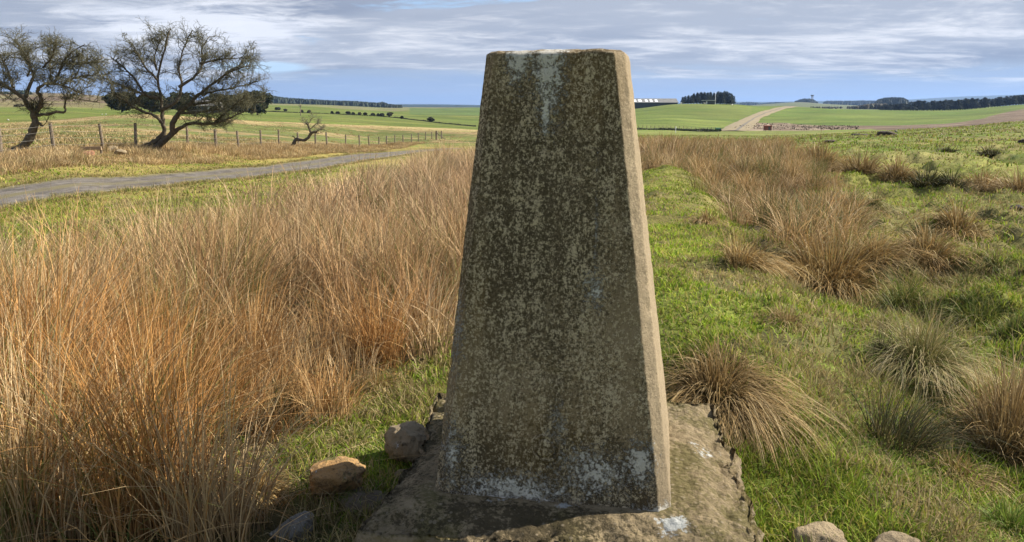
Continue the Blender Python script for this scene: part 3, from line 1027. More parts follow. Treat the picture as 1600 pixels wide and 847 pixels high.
disp = (f1 * 0.045 + np.round(ck * 2.0) / 2.0 * 0.012 + f2 * 0.020 + f3 * 0.006) * sd
dv = np.tile(dirv, (nr_, 1))
Vf[:, 0] += dv[:, 0] * disp
Vf[:, 1] += dv[:, 1] * disp
edgew = sstep(42, 55, rowi.astype(float)) * (rowi <= 56)
Vf[:, 2] += (fbm(Vf[:, 0] * 5, Vf[:, 1] * 5, None, 3, 155) * 0.007 + fbm(Vf[:, 0] * 45, Vf[:, 1] * 45, None, 3, 156) * 0.003) * (rowi <= 56) - edgew * 0.022 - edgew * np.clip(f2 * .6 + f1 * .6 + 0.15, 0, 1) * 0.040 - 0.004
Vf[:, 2] += 0.012
idx = np.arange(nr_ * nper).reshape(nr_, nper)
i2 = np.concatenate([idx, idx[:, :1]], 1)
Q = np.stack([i2[:-1, :-1], i2[1:, :-1], i2[1:, 1:], i2[:-1, 1:]], -1).reshape(-1, 4)
Vf = np.concatenate([Vf, [[cen[0], cen[1], 0.008]]])
Tt = np.stack([np.full(nper, len(Vf) - 1), i2[0, :-1], i2[0, 1:]], -1)
ca, sa = math.cos(-ROT), math.sin(-ROT)
lx, ly = Vf[:, 0] - PC[0], Vf[:, 1] - PC[1]
Vl = np.stack([lx * ca - ly * sa, lx * sa + ly * ca, Vf[:, 2]], 1)
mesh_obj('plinth', Vl, [Q, Tt], mp, pillar)
PLINTH = corn


def in_plinth(x, y, grow=0.05):
    c0 = corn.mean(0)
    P = c0 + (corn - c0) * (1 + grow / 0.5)
    ins = np.zeros(len(x), bool)
    j = len(P) - 1
    for i in range(len(P)):
        xi, yi, xj, yj = P[i, 0], P[i, 1], P[j, 0], P[j, 1]
        ins ^= ((yi > y) != (yj > y)) & (x < (xj - xi) * (y - yi) / (yj - yi + 1e-12) + xi)
        j = i
    return ins


# ------------------------------------------------------------------ stones
def stone_mat(name, c1, c2, moss=0.0, lich=0.3, mossc=(0.09, 0.10, 0.02)):
    m, nt, b = new_mat(name)
    t = nt.nodes.new('ShaderNodeTexCoord')
    ov = t.outputs['Object']
    n = noise_tex(nt, ov, 9, 6, 0.7)
    f = noise_tex(nt, ov, 60, 5, 0.75)
    c = mixc(nt, smooth(nt, n, 0.3, 0.7), c1, c2)
    c = mixc(nt, smooth(nt, mathn(nt, 'ADD', mathn(nt, 'MULTIPLY', f, 0.6), mathn(nt, 'MULTIPLY', n, 0.4)), 0.5, 0.62, 0, 0.8), c, (0.05, 0.042, 0.028))
    l_ = noise_tex(nt, vscale(nt, ov, (1, 1, 1), (5, 2, 8)), 11, 6, 0.75)
    c = mixc(nt, smooth(nt, l_, 0.66 - 0.12 * lich, 0.70 - 0.12 * lich, 0, 0.85), c, (0.48, 0.48, 0.46))
    if moss:
        q = noise_tex(nt, vscale(nt, ov, (1, 1, 1), (1, 9, 4)), 6, 5, 0.7)
        c = mixc(nt, smooth(nt, q, 0.62 - 0.25 * moss, 0.70 - 0.25 * moss), c, mossc)
    L(nt, c, b.inputs['Base Color'])
    b.inputs['Roughness'].default_value = 0.95
    bump(nt, b, mathn(nt, 'ADD', n, mathn(nt, 'MULTIPLY', f, 0.6)), 1.0, 0.03)
    return m


MS_TAN = stone_mat('sandstone', (0.34, 0.265, 0.16), (0.25, 0.19, 0.11), 0.0, 0.35)
MS_ORANGE = stone_mat('orange_sandstone', (0.46, 0.26, 0.09), (0.34, 0.22, 0.10), 0.40, 0.6, (0.13, 0.12, 0.03))
MS_GREY = stone_mat('grey_stone', (0.25, 0.235, 0.20), (0.17, 0.155, 0.13), 0.3, 0.9)
MS_MOSS = stone_mat('mossy_stone', (0.17, 0.13, 0.09), (0.11, 0.09, 0.06), 0.6, 0.2)
MS_RED = stone_mat('red_rubble', (0.36, 0.17, 0.09), (0.26, 0.13, 0.075), 0.0, 0.1)


def stone(c, size, rz, mat, label, seed, sink=0.3, tilt=(0, 0), sub=5, name='stone', group=None):
    bm = bmesh.new()
    bmesh.ops.create_icosphere(bm, subdivisions=sub, radius=1.0)
    V = np.array([v.co[:] for v in bm.verts])
    Fz = np.array([[v.index for v in f.verts] for f in bm.faces])
    bm.free()
    # knock flat facets off, then roughen
    rg = np.random.default_rng(seed)
    for _ in range(13):
        n = rg.normal(size=3); n /= np.linalg.norm(n)
        dcut = rg.uniform(0.52, 0.88)
        ex = np.clip(V @ n - dcut, 0, None)
        V = V - ex[:, None] * n * 0.85
    d = fbm(V[:, 0] * 1.6 + seed, V[:, 1] * 1.6, V[:, 2] * 1.6, 4, seed) * 0.20 + fbm(V[:, 0] * 6, V[:, 1] * 6 + seed, V[:, 2] * 6, 4, seed + 3) * 0.085
    V = V * (1 + d)[:, None]
    V = V * (np.array(size) / 2)[None]
    Mx = np.array((Matrix.Rotation(tilt[0], 3, 'X') @ Matrix.Rotation(tilt[1], 3, 'Y')))
    V = V @ Mx.T
    o = mesh_obj(name, V, [Fz], mat)
    o.location = (c[0], c[1], c[2] + size[2] * (0.5 - sink))
    o.rotation_euler = (0, 0, rz)
    return tag(o, label, 'stone', group)


p = hit(646, 712); stone(p, (0.22, 0.21, 0.18), 0.4, MS_TAN, 'tan sandstone boulder with a pale lichen spot against the left side of the pillar', 3, 0.22)
p = hit(520, 772); stone(p, (0.25, 0.20, 0.16), 0.5, MS_ORANGE, 'orange topped stone with a grey lichen end half sunk in grass', 5, 0.25)
p = hit(575, 785); stone(p, (0.22, 0.20, 0.09), 0.2, MS_MOSS, 'flat dark stone lying level with the turf left of the plinth', 8, 0.5)
p = hit(462, 838); stone(p, (0.16, 0.13, 0.12), 1.0, MS_GREY, 'small grey stone blotched with white lichen below the orange stone', 12, 0.4)
p = hit(631, 748); stone(p, (0.07, 0.06, 0.06), 0.3, MS_TAN, 'small loose pebble at the left edge of the plinth', 15, 0.35, sub=4)
p = hit(1283, 858); stone(p, (0.185, 0.15, 0.12), 0.2, MS_TAN, 'rounded tan stone in the turf right of the plinth', 18, 0.30)
p = hit(1414, 880); stone(p, (0.18, 0.15, 0.10), -0.2, MS_TAN, 'pale stone just showing at the bottom right, farther from the pillar', 22, 0.30)

# ------------------------------------------------------------------ distant and middle-distance structures
def ray_h(px, py, Y, ground_z):
    return max(0.5, CAMZ + slope_of(py) * Y - ground_z)


M_ROOF = simple_mat('barn_roof', (0.13, 0.13, 0.125), (0.19, 0.185, 0.175), 0.6, 0.8, (1, 1, 1), 0.2, 0.05)
M_DARKWALL = simple_mat('dark_cladding', (0.035, 0.040, 0.038), (0.06, 0.065, 0.06), 1.2, 0.8, (3, 3, 0.2), 0.2, 0.03)
M_SKYL = simple_mat('skylight_sheet', (0.75, 0.77, 0.78), (0.85, 0.86, 0.86), 0.6, 0.25)
M_WHITE = simple_mat('white_paint', (0.70, 0.70, 0.68), (0.80, 0.80, 0.78), 2.0, 0.6)
M_REDBOX = simple_mat('rusty_red_sheet', (0.27, 0.075, 0.050), (0.18, 0.065, 0.045), 1.5, 0.8)
M_GREENBOX = simple_mat('green_sheet', (0.03, 0.13, 0.06), (0.02, 0.09, 0.05), 1.5, 0.6)
M_SOIL = simple_mat('dark_soil', (0.028, 0.021, 0.016), (0.07, 0.05, 0.035), 3.0, 1.0, (1, 1, 1), 1.0, 0.05)
M_STONEWALL = simple_mat('stone_wall', (0.24, 0.22, 0.19), (0.15, 0.135, 0.115), 2.0, 0.9, (1, 1, 1), 0.6, 0.05)
M_GLASS = simple_mat('dark_glass', (0.02, 0.025, 0.03), (0.03, 0.035, 0.04), 1.0, 0.1)

# barn on the brow of the hill
YB = 566
bl, br_ = at(972, 160, YB), at(1059, 160, YB)
bz = min(Hs(bl.x, YB), Hs(br_.x, YB)) - 1.5
eave = CAMZ + slope_of(160.3) * YB
ridge = CAMZ + slope_of(154.6) * (YB + 8)
barn = empty('barn', ((bl.x + br_.x) / 2, YB + 8, bz))
tag(barn, 'long low barn with grey roof and white skylights on the brow of the green hill', 'barn')
LW = (br_.x - bl.x)
wl_ = MB(); hgt = eave - bz
wl_.box((0, 0, hgt / 2), (LW, 16, hgt))
gx = LW / 2
wl_.add([(gx + .01, -8, hgt), (gx + .01, 8, hgt), (gx + .01, 0, ridge - bz)], tris=[(0, 1, 2)])
wl_.add([(-gx - .01, -8, hgt), (-gx - .01, 8, hgt), (-gx - .01, 0, ridge - bz)], tris=[(1, 0, 2)])
wl_.build('wall', M_DARKWALL, barn, False)
rf = MB()
rz_ = ridge - bz
for sgn in (-1, 1):
    e0, r0 = (sgn * 8.6, hgt - 0.2), (0, rz_ + 0.1)
    P = [(-gx - .5, e0[0], e0[1]), (gx + .5, e0[0], e0[1]), (gx + .5, r0[0], r0[1]), (-gx - .5, r0[0], r0[1])]
    P2 = [(a, b_, c_ + 0.22) for a, b_, c_ in P]
    rf.add(P + P2, quads=[(0, 1, 2, 3), (7, 6, 5, 4), (0, 4, 5, 1), (1, 5, 6, 2), (3, 2, 6, 7), (0, 3, 7, 4)])
roof = rf.build('roof', M_ROOF, barn, False)
th = math.atan2(rz_ + 0.3 - hgt, 8.6)
for pxs in (985.5, 992.5, 1001, 1011, 1018.5, 1026.5):
    sx = at(pxs, 158, YB).x - barn.location.x
    sk = MB()
    yy0, yy1 = -7.2, -2.2
    f = lambda y: hgt - 0.2 + (y + 8.6) / 8.6 * (rz_ + 0.3 - hgt) + 0.28
    w_ = 1.25 if pxs < 1005 else 0.95
    P = [(sx - w_, yy0, f(yy0)), (sx + w_, yy0, f(yy0)), (sx + w_, yy1, f(yy1)), (sx - w_, yy1, f(yy1))]
    P2 = [(a, b_, c_ - 0.12) for a, b_, c_ in P]
    sk.add(P + P2, quads=[(0, 1, 2, 3), (7, 6, 5, 4), (0, 4, 5, 1), (1, 5, 6, 2), (2, 6, 7, 3), (3, 7, 4, 0)])
    sk.build('skylight', M_SKYL, roof, False)

# shed before the conifers
YS = 556
sx = at(1107.5, 160, YS)
sz = Hs(sx.x, YS)
shed = empty('field_shed', (sx.x, YS, sz))
tag(shed, 'small open shed with pale flat roof in front of the dark conifers', 'shed')
m = MB(); hS = max(1.6, CAMZ + slope_of(157.2) * YS - sz)
m.box((0, 0.8, hS / 2), (8.2, 2.6, hS)); m.build('wall', M_DARKWALL, shed, False)
m = MB(); m.box((0, 0.3, hS + 0.1), (9.2, 4.4, 0.2), tilt=(-0.04, 0)); m.build('roof', M_WHITE, shed, False)
m = MB(); m.box((-1.6, -0.58, hS * 0.45), (0.8, 0.12, hS * 0.75)); m.build('door', M_WHITE, shed, False)
mx = at(1117.5, 160, YS + 1)
zg = Hs(mx.x, YS + 1)
m = MB(); ht = CAMZ + slope_of(143.5) * (YS + 1) - zg
m.tube([(0, 0, -0.3), (0, 0, ht * 0.5), (0, 0, ht)], [0.17, 0.13, 0.10], 8)
m.box((0, 0, ht - 0.5), (0.9, 0.10, 0.12))
o = m.build('mast', M_WHITE); o.location = (mx.x, YS + 1, zg)
tag(o, 'thin pale mast standing beside the shed against the conifers', 'mast')

# rust red hut and green box at the foot of the hill
def leg_box(name, px, Y, wpx, hpx, mat, label, cat, legs=True):
    p = on(px, Y)
    w_ = wpx * Y / F; h_ = hpx * Y / F
    e = empty(name, (p.x, p.y, p.z), R(8))
    tag(e, label, cat)
    lift = h_ * 0.18 if legs else 0.0
    m = MB(); m.box((0, 0, lift + (h_ - lift) / 2), (w_, w_ * 0.7, h_ - lift)); m.build('body', mat, e, False)
    m = MB()
    m.box((0, 0, h_ + 0.05), (w_ * 1.12, w_ * 0.85, 0.10), tilt=(0.07, 0)); m.build('roof', mat, e, False)
    if legs:
        for dx in (-1, 1):
            for dy in (-1, 1):
                m = MB(); m.box((dx * w_ * 0.42, dy * w_ * 0.28, lift / 2), (0.12, 0.12, lift)); m.build('leg', M_POST, e, False)
    m = MB(); m.box((w_ * 0.12, -w_ * 0.35 - 0.02, lift + (h_ - lift) * 0.45), (w_ * 0.3, 0.05, (h_ - lift) * 0.75)); m.build('door', M_DARKWALL, e, False)
    return e


leg_box('field_hut', 1199, 240, 10, 8, M_REDBOX, 'small rust red hut on legs below the brown clear felled ground', 'hut')
leg_box('feed_bin', 1122, 243, 7.5, 4.2, M_GREENBOX, 'small dark green bin at the foot of the straw coloured track', 'bin', False)

# low farmhouse half hidden by the bigger hawthorn
YF = 262
p = on(322, YF)
fh = empty('farmhouse', (p.x, p.y, p.z))
tag(fh, 'low pale farmhouse half hidden behind the twigs of the bigger hawthorn', 'house')
m = MB(); m.box((0, 0, 1.15), (9.5, 5, 2.3)); m.build('wall', M_STONEWALL, fh, False)
m = MB()
P = [(-5, -2.9, 2.2), (5, -2.9, 2.2), (5, 0, 4.0), (-5, 0, 4.0), (5, 2.9, 2.2), (-5, 2.9, 2.2)]
m.add(P, quads=[(0, 1, 2, 3), (3, 2, 4, 5)], tris=[]); m.add([(-4.9, -2.8, 2.2), (-4.9, 2.8, 2.2), (-4.9, 0, 3.9), (4.9, -2.8, 2.2), (4.9, 2.8, 2.2), (4.9, 0, 3.9)], tris=[(0, 2, 1), (3, 4, 5)])
frf = m.build('roof', M_ROOF, fh, False)
m = MB(); m.box((3.6, 0, 4.3), (0.8, 0.7, 1.2)); m.build('chimney', M_STONEWALL, frf, False)
for wx in (-2.9, -0.6):
    m = MB(); m.box((wx, -2.53, 1.3), (1.7, 0.08, 1.1)); fr = m.build('window', M_GLASS, fh, False)
    m = MB(); m.box((wx, -2.6, 0.68), (1.9, 0.16, 0.1)); m.build('sill', M_WHITE, fr, False)
m = MB(); m.box((2.0, -2.53, 0.98), (1.0, 0.1, 1.95)); m.build('door', M_WHITE, fh, False)

# water tower far off
YW = 2560
p = on(1268.5, YW)
wtow = empty('water_tower', tuple(p))
tag(wtow, 'distant water tower on thin legs rising behind the domed wood', 'water tower')
ht = max(14, CAMZ + slope_of(148.3) * YW - p.z)
m = MB(); m.tube([(0, 0, ht - 5), (0, 0, ht - 4.4), (0, 0, ht - 1), (0, 0, ht)], [1.2, 3.6, 5.2, 5.2], 14); m.build('tank', M_STONEWALL, wtow)
for k in range(5):
    a_ = 2 * math.pi * k / 5
    m = MB(); m.tube([(3.4 * math.cos(a_), 3.4 * math.sin(a_), -1), (2.6 * math.cos(a_), 2.6 * math.sin(a_), ht - 4.2)], [0.55, 0.45], 6); m.build('leg', M_STONEWALL, wtow)

# telegraph pole in the green field
p = hit(470, 181)
m = MB(); hp = 18 * p.y / F
m.tube([(0, 0, -0.3), (0, 0, hp)], [0.17, 0.12], 8); m.box((0, 0, hp - 0.5), (1.5, 0.12, 0.12)); m.box((0, 0, hp - 1.0), (1.2, 0.12, 0.12))
o = m.build('telegraph_pole', M_POST); o.location = p
tag(o, 'single thin telegraph pole standing in the green field', 'pole')


# ------------------------------------------------------------------ fences
def build_fence(name, label, spots, h, r, wires, lean=0.05, posts_mat=M_POST):
    base = spots[0]
    e = empty(name, base)
    tag(e, label, 'fence')
    tops = []
    for i, p in enumerate(spots):
        rel = p - base
        hh_ = h * random.uniform(0.93, 1.08)
        lx_, ly_ = random.uniform(-lean, lean), random.uniform(-lean, lean)
        m = MB()
        rr_ = r * random.uniform(0.85, 1.2)
        m.tube([rel + Vector((0, 0, -0.3)), rel + Vector((lx_ * .3, ly_ * .3, hh_ * 0.35)), rel + Vector((lx_ * .7, ly_ * .7, hh_ * 0.7)), rel + Vector((lx_, ly_, hh_))], [rr_, rr_ * 1.0, rr_ * .97, rr_ * 0.95], 9, rough=0.05)
        m.build('post', posts_mat, e, False)
        tops.append((rel, Vector((lx_, ly_, hh_)), rr_))
    for w_ in wires:
        m = MB()
        pts = []
        for i in range(len(tops)):
            a_, d_, rr_ = tops[i]
            P = a_ + d_ * w_ + Vector((rr_ + 0.01, 0, 0))
            pts.append(P)
            if i + 1 < len(tops):
                B = tops[i + 1][0] + tops[i + 1][1] * w_ + Vector((tops[i + 1][2] + 0.01, 0, 0))
                pts.append((P + B) / 2 - Vector((0, 0, 0.025)))
        m.tube(pts, [0.007 + 0.00 * i for i in range(len(pts))], 4)
        m.build('wire', M_WIRE, e)
    return e


post_px = [-150, -75, 3, 85, 162, 213, 294, 338, 373, 408, 436, 467, 493, 511, 540, 562, 577, 592, 604, 617, 630, 643, 654, 665, 675]
sp = []
for px in post_px:
    s = s_of(px, 232)
    Y = -19.8 / (s - 0.0505)
    sp.append(on(px, Y))
build_fence('wire_fence', 'weathered wooden post and wire fence running along the far side of the lane', sp, 1.22, 0.075, (0.30, 0.52, 0.74, 0.93), 0.06)
p = on(682, 128)
m = MB(); m.tube([(0, 0, -0.3), (0, 0, 0.8), (0.03, 0, 1.45)], [0.16, 0.16, 0.15], 10, rough=0.04); m.tube([(0.06, 0, 1.1), (1.5, -0.9, 0.1)], [0.07, 0.07], 6)
o = m.build('gate_post', M_POST, None, False); o.location = p
tag(o, 'thick dark strainer post at the far end of the lane side fence', 'post')
p2 = on(690, 132)
m = MB(); m.tube([(0, 0, -0.3), (0, 0, 1.3)], [0.12, 0.11], 9, rough=0.04)
o = m.build('gate_post', M_POST, None, False); o.location = p2
tag(o, 'thinner post just beyond the thick strainer post by the lane', 'post')

sp = [on(px, lim(px, (985, 226), (1000, 226), (1130, 246))) for px in np.linspace(985, 1118, 22)]
build_fence('stock_fence', 'low grey stock fence along the foot of the green hill', sp, 1.2, 0.08, (0.4, 0.85), 0.06)
p = on(1055.5, 150)
m = MB(); m.tube([(0, 0, -0.3), (0, 0, 1.0), (0.02, 0, 11.5 * 150 / F)], [0.06, 0.055, 0.05], 7)
o = m.build('marker_post', M_WHITE); o.location = p
tag(o, 'slender pale post standing above the dry grass before the hill', 'post')

# plank and rubble under the fence
p = hit(142, 241)
YP = p.y
pl = empty('plank_step', (at(142, 231, YP).x, YP, Hs(at(142, 231, YP).x, YP)), R(4))
tag(pl, 'weathered plank set level across the gap under the wire fence', 'plank')
zt = CAMZ + slope_of(231.5) * YP - pl.location.z
wpl = 31 * YP / F
m = MB(); m.box((0, 0, zt), (wpl, 0.07, 5.0 * YP / F), col=(1, 1, 1)); m.build('board', simple_mat('grey_plank', (0.34, 0.25, 0.16), (0.24, 0.175, 0.11), 8, 0.9, (0.5, 3, 3)), pl, False)
for dx in (-0.44, 0.44):
    m = MB(); m.box((dx * wpl, 0.07, zt / 2 - 0.1), (0.07, 0.06, zt + 0.2)); m.build('support', M_POST, pl, False)
pr = hit(138, 244)
stone(pr, (0.62, 0.45, 0.30), 0.3, MS_RED, 'crumbled reddish lump of rubble below the plank', 41, 0.25, name='rubble_lump')
for px, py, w_, h_, lab, sd in ((176, 238, 20, 13, 'pale block of stone beside the fence post right of the plank', 43), (187, 243, 22, 12, 'lowest tan stone in the tumbled heap at the fence', 45), (196, 236, 13, 9, 'small tan stone at the right end of the tumbled heap', 47)):
    p = hit(px, py)
    stone(p, (w_ * p.y / F, w_ * p.y / F * 0.8, h_ * p.y / F), 0.4, MS_TAN, lab, sd, 0.2, sub=4)


# dark heaps
def heap(px, py, wpx, hpx, label, seed, mat=M_SOIL, name='soil_heap'):
    p = hit(px, py)
    k = p.y / F
    return tag(stone(p, (wpx * k, wpx * k * 0.8, hpx * k * 1.7), 0.2, mat, label, seed, 0.45, name=name), label, 'heap')


heap(1384, 211.5, 36, 7, 'large dark dung heap lying in the hollow of the right hand pasture', 51, name='dark_heap')
heap(1345, 211.5, 40, 3.5, 'low dark mound in the hollow left of the dung heap', 52, name='dark_heap')  # low dark mound set where the dark hollow lies
heap(1272, 290, 16, 8, 'small dark molehill in front of the brown rushes', 53, name='molehill')
heap(1592, 328, 30, 9, 'dark wet molehill at the right edge of the bright pasture', 54, name='molehill')
heap(1598, 224, 16, 10, 'dark lump of soil far out on the right hand slope', 55)
heap(1297, 222, 26, 4, 'low dark scrape in the pasture before the hollow', 56)
for px, py, s_, lab in ((1392, 210, 5, 'pale stone on top of the dung heap'), (1379, 211, 3.5, 'smaller pale stone half buried in the dung heap')):
    p = hit(px, py + 1.5)
    k = p.y / F
    stone(p + Vector((0, -0.9, 0.28)), (s_ * k, s_ * k, s_ * k * .6), 0.2, MS_GREY, lab, int(px), 0.0, sub=3)

# ------------------------------------------------------------------ sheep
M_WOOL = simple_mat('wool', (0.55, 0.52, 0.45), (0.68, 0.65, 0.58), 8, 1.0, (1, 1, 1), 1.0, 0.05)
M_FACE = simple_mat('sheep_face', (0.10, 0.09, 0.08), (0.16, 0.14, 0.12), 8, 0.9)


def sheep_mesh():
    V, T = [], []
    bm = bmesh.new()
    def blob(c, s, sub=2):
        r = bmesh.ops.create_icosphere(bm, subdivisions=sub, radius=1.0)
        for v in r['verts']:
            n = mnoise.noise(v.co * 3 + Vector(c)) * 0.06
            v.co = Vector((c[0] + v.co.x * s[0] * (1 + n), c[1] + v.co.y * s[1] * (1 + n), c[2] + v.co.z * s[2] * (1 + n)))
    blob((0, 0, .62), (.52, .27, .29), 3); blob((.48, 0, .74), (.2, .14, .17)); blob((.66, 0, .70), (.17, .09, .10)); blob((-.53, 0, .6), (.07, .05, .14))
    blob((.58, .11, .78), (.03, .08, .03), 1); blob((.58, -.11, .78), (.03, .08, .03), 1)
    for x_ in (-.33, .33):
        for y_ in (-.13, .13):
            blob((x_, y_, .34), (.075, .07, .16), 1); blob((x_ + .01, y_, .13), (.045, .045, .16), 1)
    me = bpy.data.meshes.new('sheep')
    bm.to_mesh(me); bm.free()
    for f in me.polygons: f.use_smooth = True
    me.materials.append(M_WOOL)
    return me


SHEEP = sheep_mesh()
for px, py, rz, lab in ((1064, 163.6, 0.1, 'white sheep on the hill crest beside the barn'),
                        (1101, 162.6, 2.8, 'white sheep on the hill crest below the shed'), (1143.5, 163.4, 0.3, 'white sheep on the hill crest below the right end of the conifers')):
    p = on(px, 548)
    o = bpy.data.objects.new('sheep', SHEEP); COL.objects.link(o)
    o.location = p; o.rotation_euler = (0, 0, rz); o.scale = (1.2,) * 3
    tag(o, lab, 'sheep')
MS_PALE = simple_mat('pale_stone', (0.62, 0.60, 0.55), (0.48, 0.46, 0.42), 9, 0.9)
for px, py, w_, lab in ((13, 188.5, 3.6, 'tiny pale stone alone at the far left of the green field'), (160, 179.3, 2.2, 'left one of two tiny pale stones by the dark evergreen bush'),
                        (165.5, 179.1, 2.2, 'right one of two tiny pale stones nearest the dark evergreen bush'), (1448.5, 207.5, 2.0, 'tiny pale stone farther up the right hand slope'), (1471, 210.5, 2.4, 'tiny pale stone lower on the right hand slope')):
    p = hit(px, py)
    k = p.y / F
    stone(p, (w_ * k, w_ * k, w_ * k * .7), 0.2, MS_PALE, lab, int(px), 0.1, sub=3)


# ------------------------------------------------------------------ leafy crowns, hedges, conifers
def crown_mesh(mb, blobs, n, size, rg, cols, flat=0.6):
    """n leaf clumps (two crossed quads each) in the outer part of a union of ellipsoids"""
    tot = sum(b_[1][0] * b_[1][1] * b_[1][2] for b_ in blobs) or 1
    cols = np.array(cols)
    for c, s in blobs:
        k = max(6, int(n * (s[0] * s[1] * s[2]) / tot))
        d = rg.normal(size=(k, 3)); d /= np.linalg.norm(d, axis=1)[:, None]
        lump = 1 + 0.28 * fbm(d[:, 0] * 2.2 + c[0], d[:, 1] * 2.2 + c[1], d[:, 2] * 2.2 + c[2], 2, 7)
        r_ = rg.uniform(0.45, 1.0, k) ** 0.45 * lump
        P = np.array(c) + d * np.array(s) * r_[:, None]
        for _ in range(2):
            a_ = rg.normal(size=(k, 3)) * (1, 1, flat); a_ /= np.linalg.norm(a_, axis=1)[:, None]
            b_ = np.cross(a_, rg.normal(size=(k, 3))); b_ /= np.maximum(np.linalg.norm(b_, axis=1), 1e-4)[:, None]
            sz = size * rg.uniform(0.5, 1.3, k)[:, None]
            q = np.stack([P - a_ * sz - b_ * sz * .5, P + a_ * sz * .9 - b_ * sz * .6, P + a_ * sz + b_ * sz * .5, P - a_ * sz * .8 + b_ * sz * .6], 1)
            ci = cols[rg.integers(0, len(cols), k)] * rg.uniform(0.7, 1.3, (k, 1))
            mb.add(q.reshape(-1, 3), quads=np.arange(k * 4).reshape(k, 4), col=np.repeat(ci, 4, 0))


DARKGREEN = [(0.040, 0.050, 0.020), (0.055, 0.064, 0.024), (0.028, 0.038, 0.016), (0.075, 0.076, 0.032)]
PINE = [(0.022, 0.036, 0.022), (0.030, 0.046, 0.028), (0.040, 0.052, 0.030), (0.02, 0.03, 0.018)]
TWIGGY = [(0.085, 0.075, 0.05), (0.07, 0.065, 0.04), (0.10, 0.085, 0.055), (0.06, 0.065, 0.035)]
rg = np.random.default_rng(5)


def leafy_tree(name, px, Y, wpx, top_py, label, cols, seed, nleaf=1500, size=0.30, group=None, cat='tree', trunk_h=0.25, nb=6):
    p = on(px, Y)
    w_ = wpx * Y / F
    h_ = max(1.2, CAMZ + slope_of(top_py) * Y - p.z)
    rr = np.random.default_rng(seed)
    e = empty(name, tuple(p))
    tag(e, label, cat, group)
    m = MB()
    m.tube([(0, 0, -0.3), (0.02 * w_, 0, h_ * .2), (-0.03 * w_, 0.02 * w_, h_ * .45), (0.01 * w_, 0, h_ * .8)], [0.035 * h_, 0.03 * h_, 0.022 * h_, 0.008 * h_], 7, col=(0.09, 0.07, 0.05))
    for _ in range(4):
        a_ = rr.uniform(0, 6.28)
        m.tube([(0, 0, h_ * rr.uniform(.25, .4)), (0.25 * w_ * math.cos(a_), 0.25 * w_ * math.sin(a_), h_ * rr.uniform(.5, .7))], [0.015 * h_, 0.006 * h_], 5, col=(0.09, 0.07, 0.05))
    m.build('trunk', M_BARK, e)
    m = MB()
    blobs = [((0, 0, h_ * (0.5 + trunk_h / 2)), (w_ * .36, w_ * .33, h_ * (0.5 - trunk_h / 2) * 0.9))]
    for k in range(nb):
        a_ = 2 * math.pi * k / nb + rr.uniform(-.4, .4)
        blobs.append(((w_ * .28 * math.cos(a_), w_ * .26 * math.sin(a_), h_ * rr.uniform(trunk_h + .16, .80)), (w_ * rr.uniform(.15, .24), w_ * rr.uniform(.15, .24), h_ * rr.uniform(.13, .21))))
    crown_mesh(m, blobs, nleaf, size, rr, cols)
    m.build('crown', M_LEAF, e, False)
    return e


ev = [(190, 248, 54, 142.5, 'dark evergreen bush, leftmost of the clump behind the bigger hawthorn'),
      (238, 252, 56, 141, 'dark evergreen right of the leftmost bush, behind the hawthorn trunk'),
      (282, 256, 52, 143, 'dark evergreen in the middle of the clump behind the hawthorn'),
      (338, 300, 46, 145, 'farther dark evergreen behind the farmhouse roof'),
      (372, 262, 42, 146, 'dark evergreen between the farmhouse and the round evergreen'),
      (402, 258, 50, 139.5, 'round grey green evergreen, rightmost of the clump behind the hawthorn')]
for i, (px, Y, w_, tp_, lab) in enumerate(ev):
    leafy_tree('evergreen_tree', px, Y, w_, tp_, lab, DARKGREEN, 200 + i, 2600, 0.34, 'evergreens behind the bigger hawthorn', trunk_h=0.03, nb=9)

hz = [(434, 172.5, 11, 168, 'dense dark bush at the left end of the hedge by the evergreens'), (446, 174, 6, 171, 'low bush just right of the dense bush on the hedge'),
      (472, 176, 4, 173, 'tiny bush beside the telegraph pole on the hedge'), (483, 176.5, 6, 173, 'small bush second right of the telegraph pole'),
      (519, 178, 4, 174.5, 'tiny lone tree left of the hedge tree row'), (528, 178.3, 7, 175, 'thin pale tree at the left end of the hedge tree row'),
      (544, 179, 9, 174.3, 'broad dark tree, widest in the left half of the hedge row'), (552, 179.5, 5, 176, 'narrow tree right against the broad dark hedge tree'),
      (562, 180, 6, 176, 'greyish tree in the middle of the hedge row'), (571, 180.5, 7, 176, 'dark tree right of the greyish hedge tree'),
      (583, 181.3, 8, 177, 'flat topped tree standing alone in the right half of the hedge row'), (591, 182, 5, 178, 'small tree left of the last group in the hedge row'),
      (597, 182.5, 9, 177.3, 'dark spreading tree next to the tallest hedge tree'), (609, 183.5, 12, 175.5, 'tallest twiggy tree at the right end of the hedge row'),
      (628, 186, 4, 182.5, 'small bush alone on the hedge beyond the tallest tree'), (673, 191, 13, 183.5, 'lone wind bent tree on the hedge nearest the pillar'),
      (714, 166.5, 9, 164.5, 'faint far tree on the crest of the green rise by the pillar')]
for i, (px, py, w_, tp_, lab) in enumerate(hz):
    p = hit(px, py)
    leafy_tree('hedge_tree', px, p.y, w_ * .85, tp_, lab, TWIGGY if i in (1, 5, 8, 13, 16) else [(0.045, 0.05, 0.028), (0.06, 0.055, 0.035), (0.05, 0.06, 0.025)], 300 + i, 420, 0.35, 'small trees along the hedge line', trunk_h=0.22, nb=5)
leafy_tree('hedge_tree', 30, 318, 17, 163, 'bare small tree standing in the green field beyond the leaning hawthorn', TWIGGY, 360, 260, 0.25, None, trunk_h=0.3)


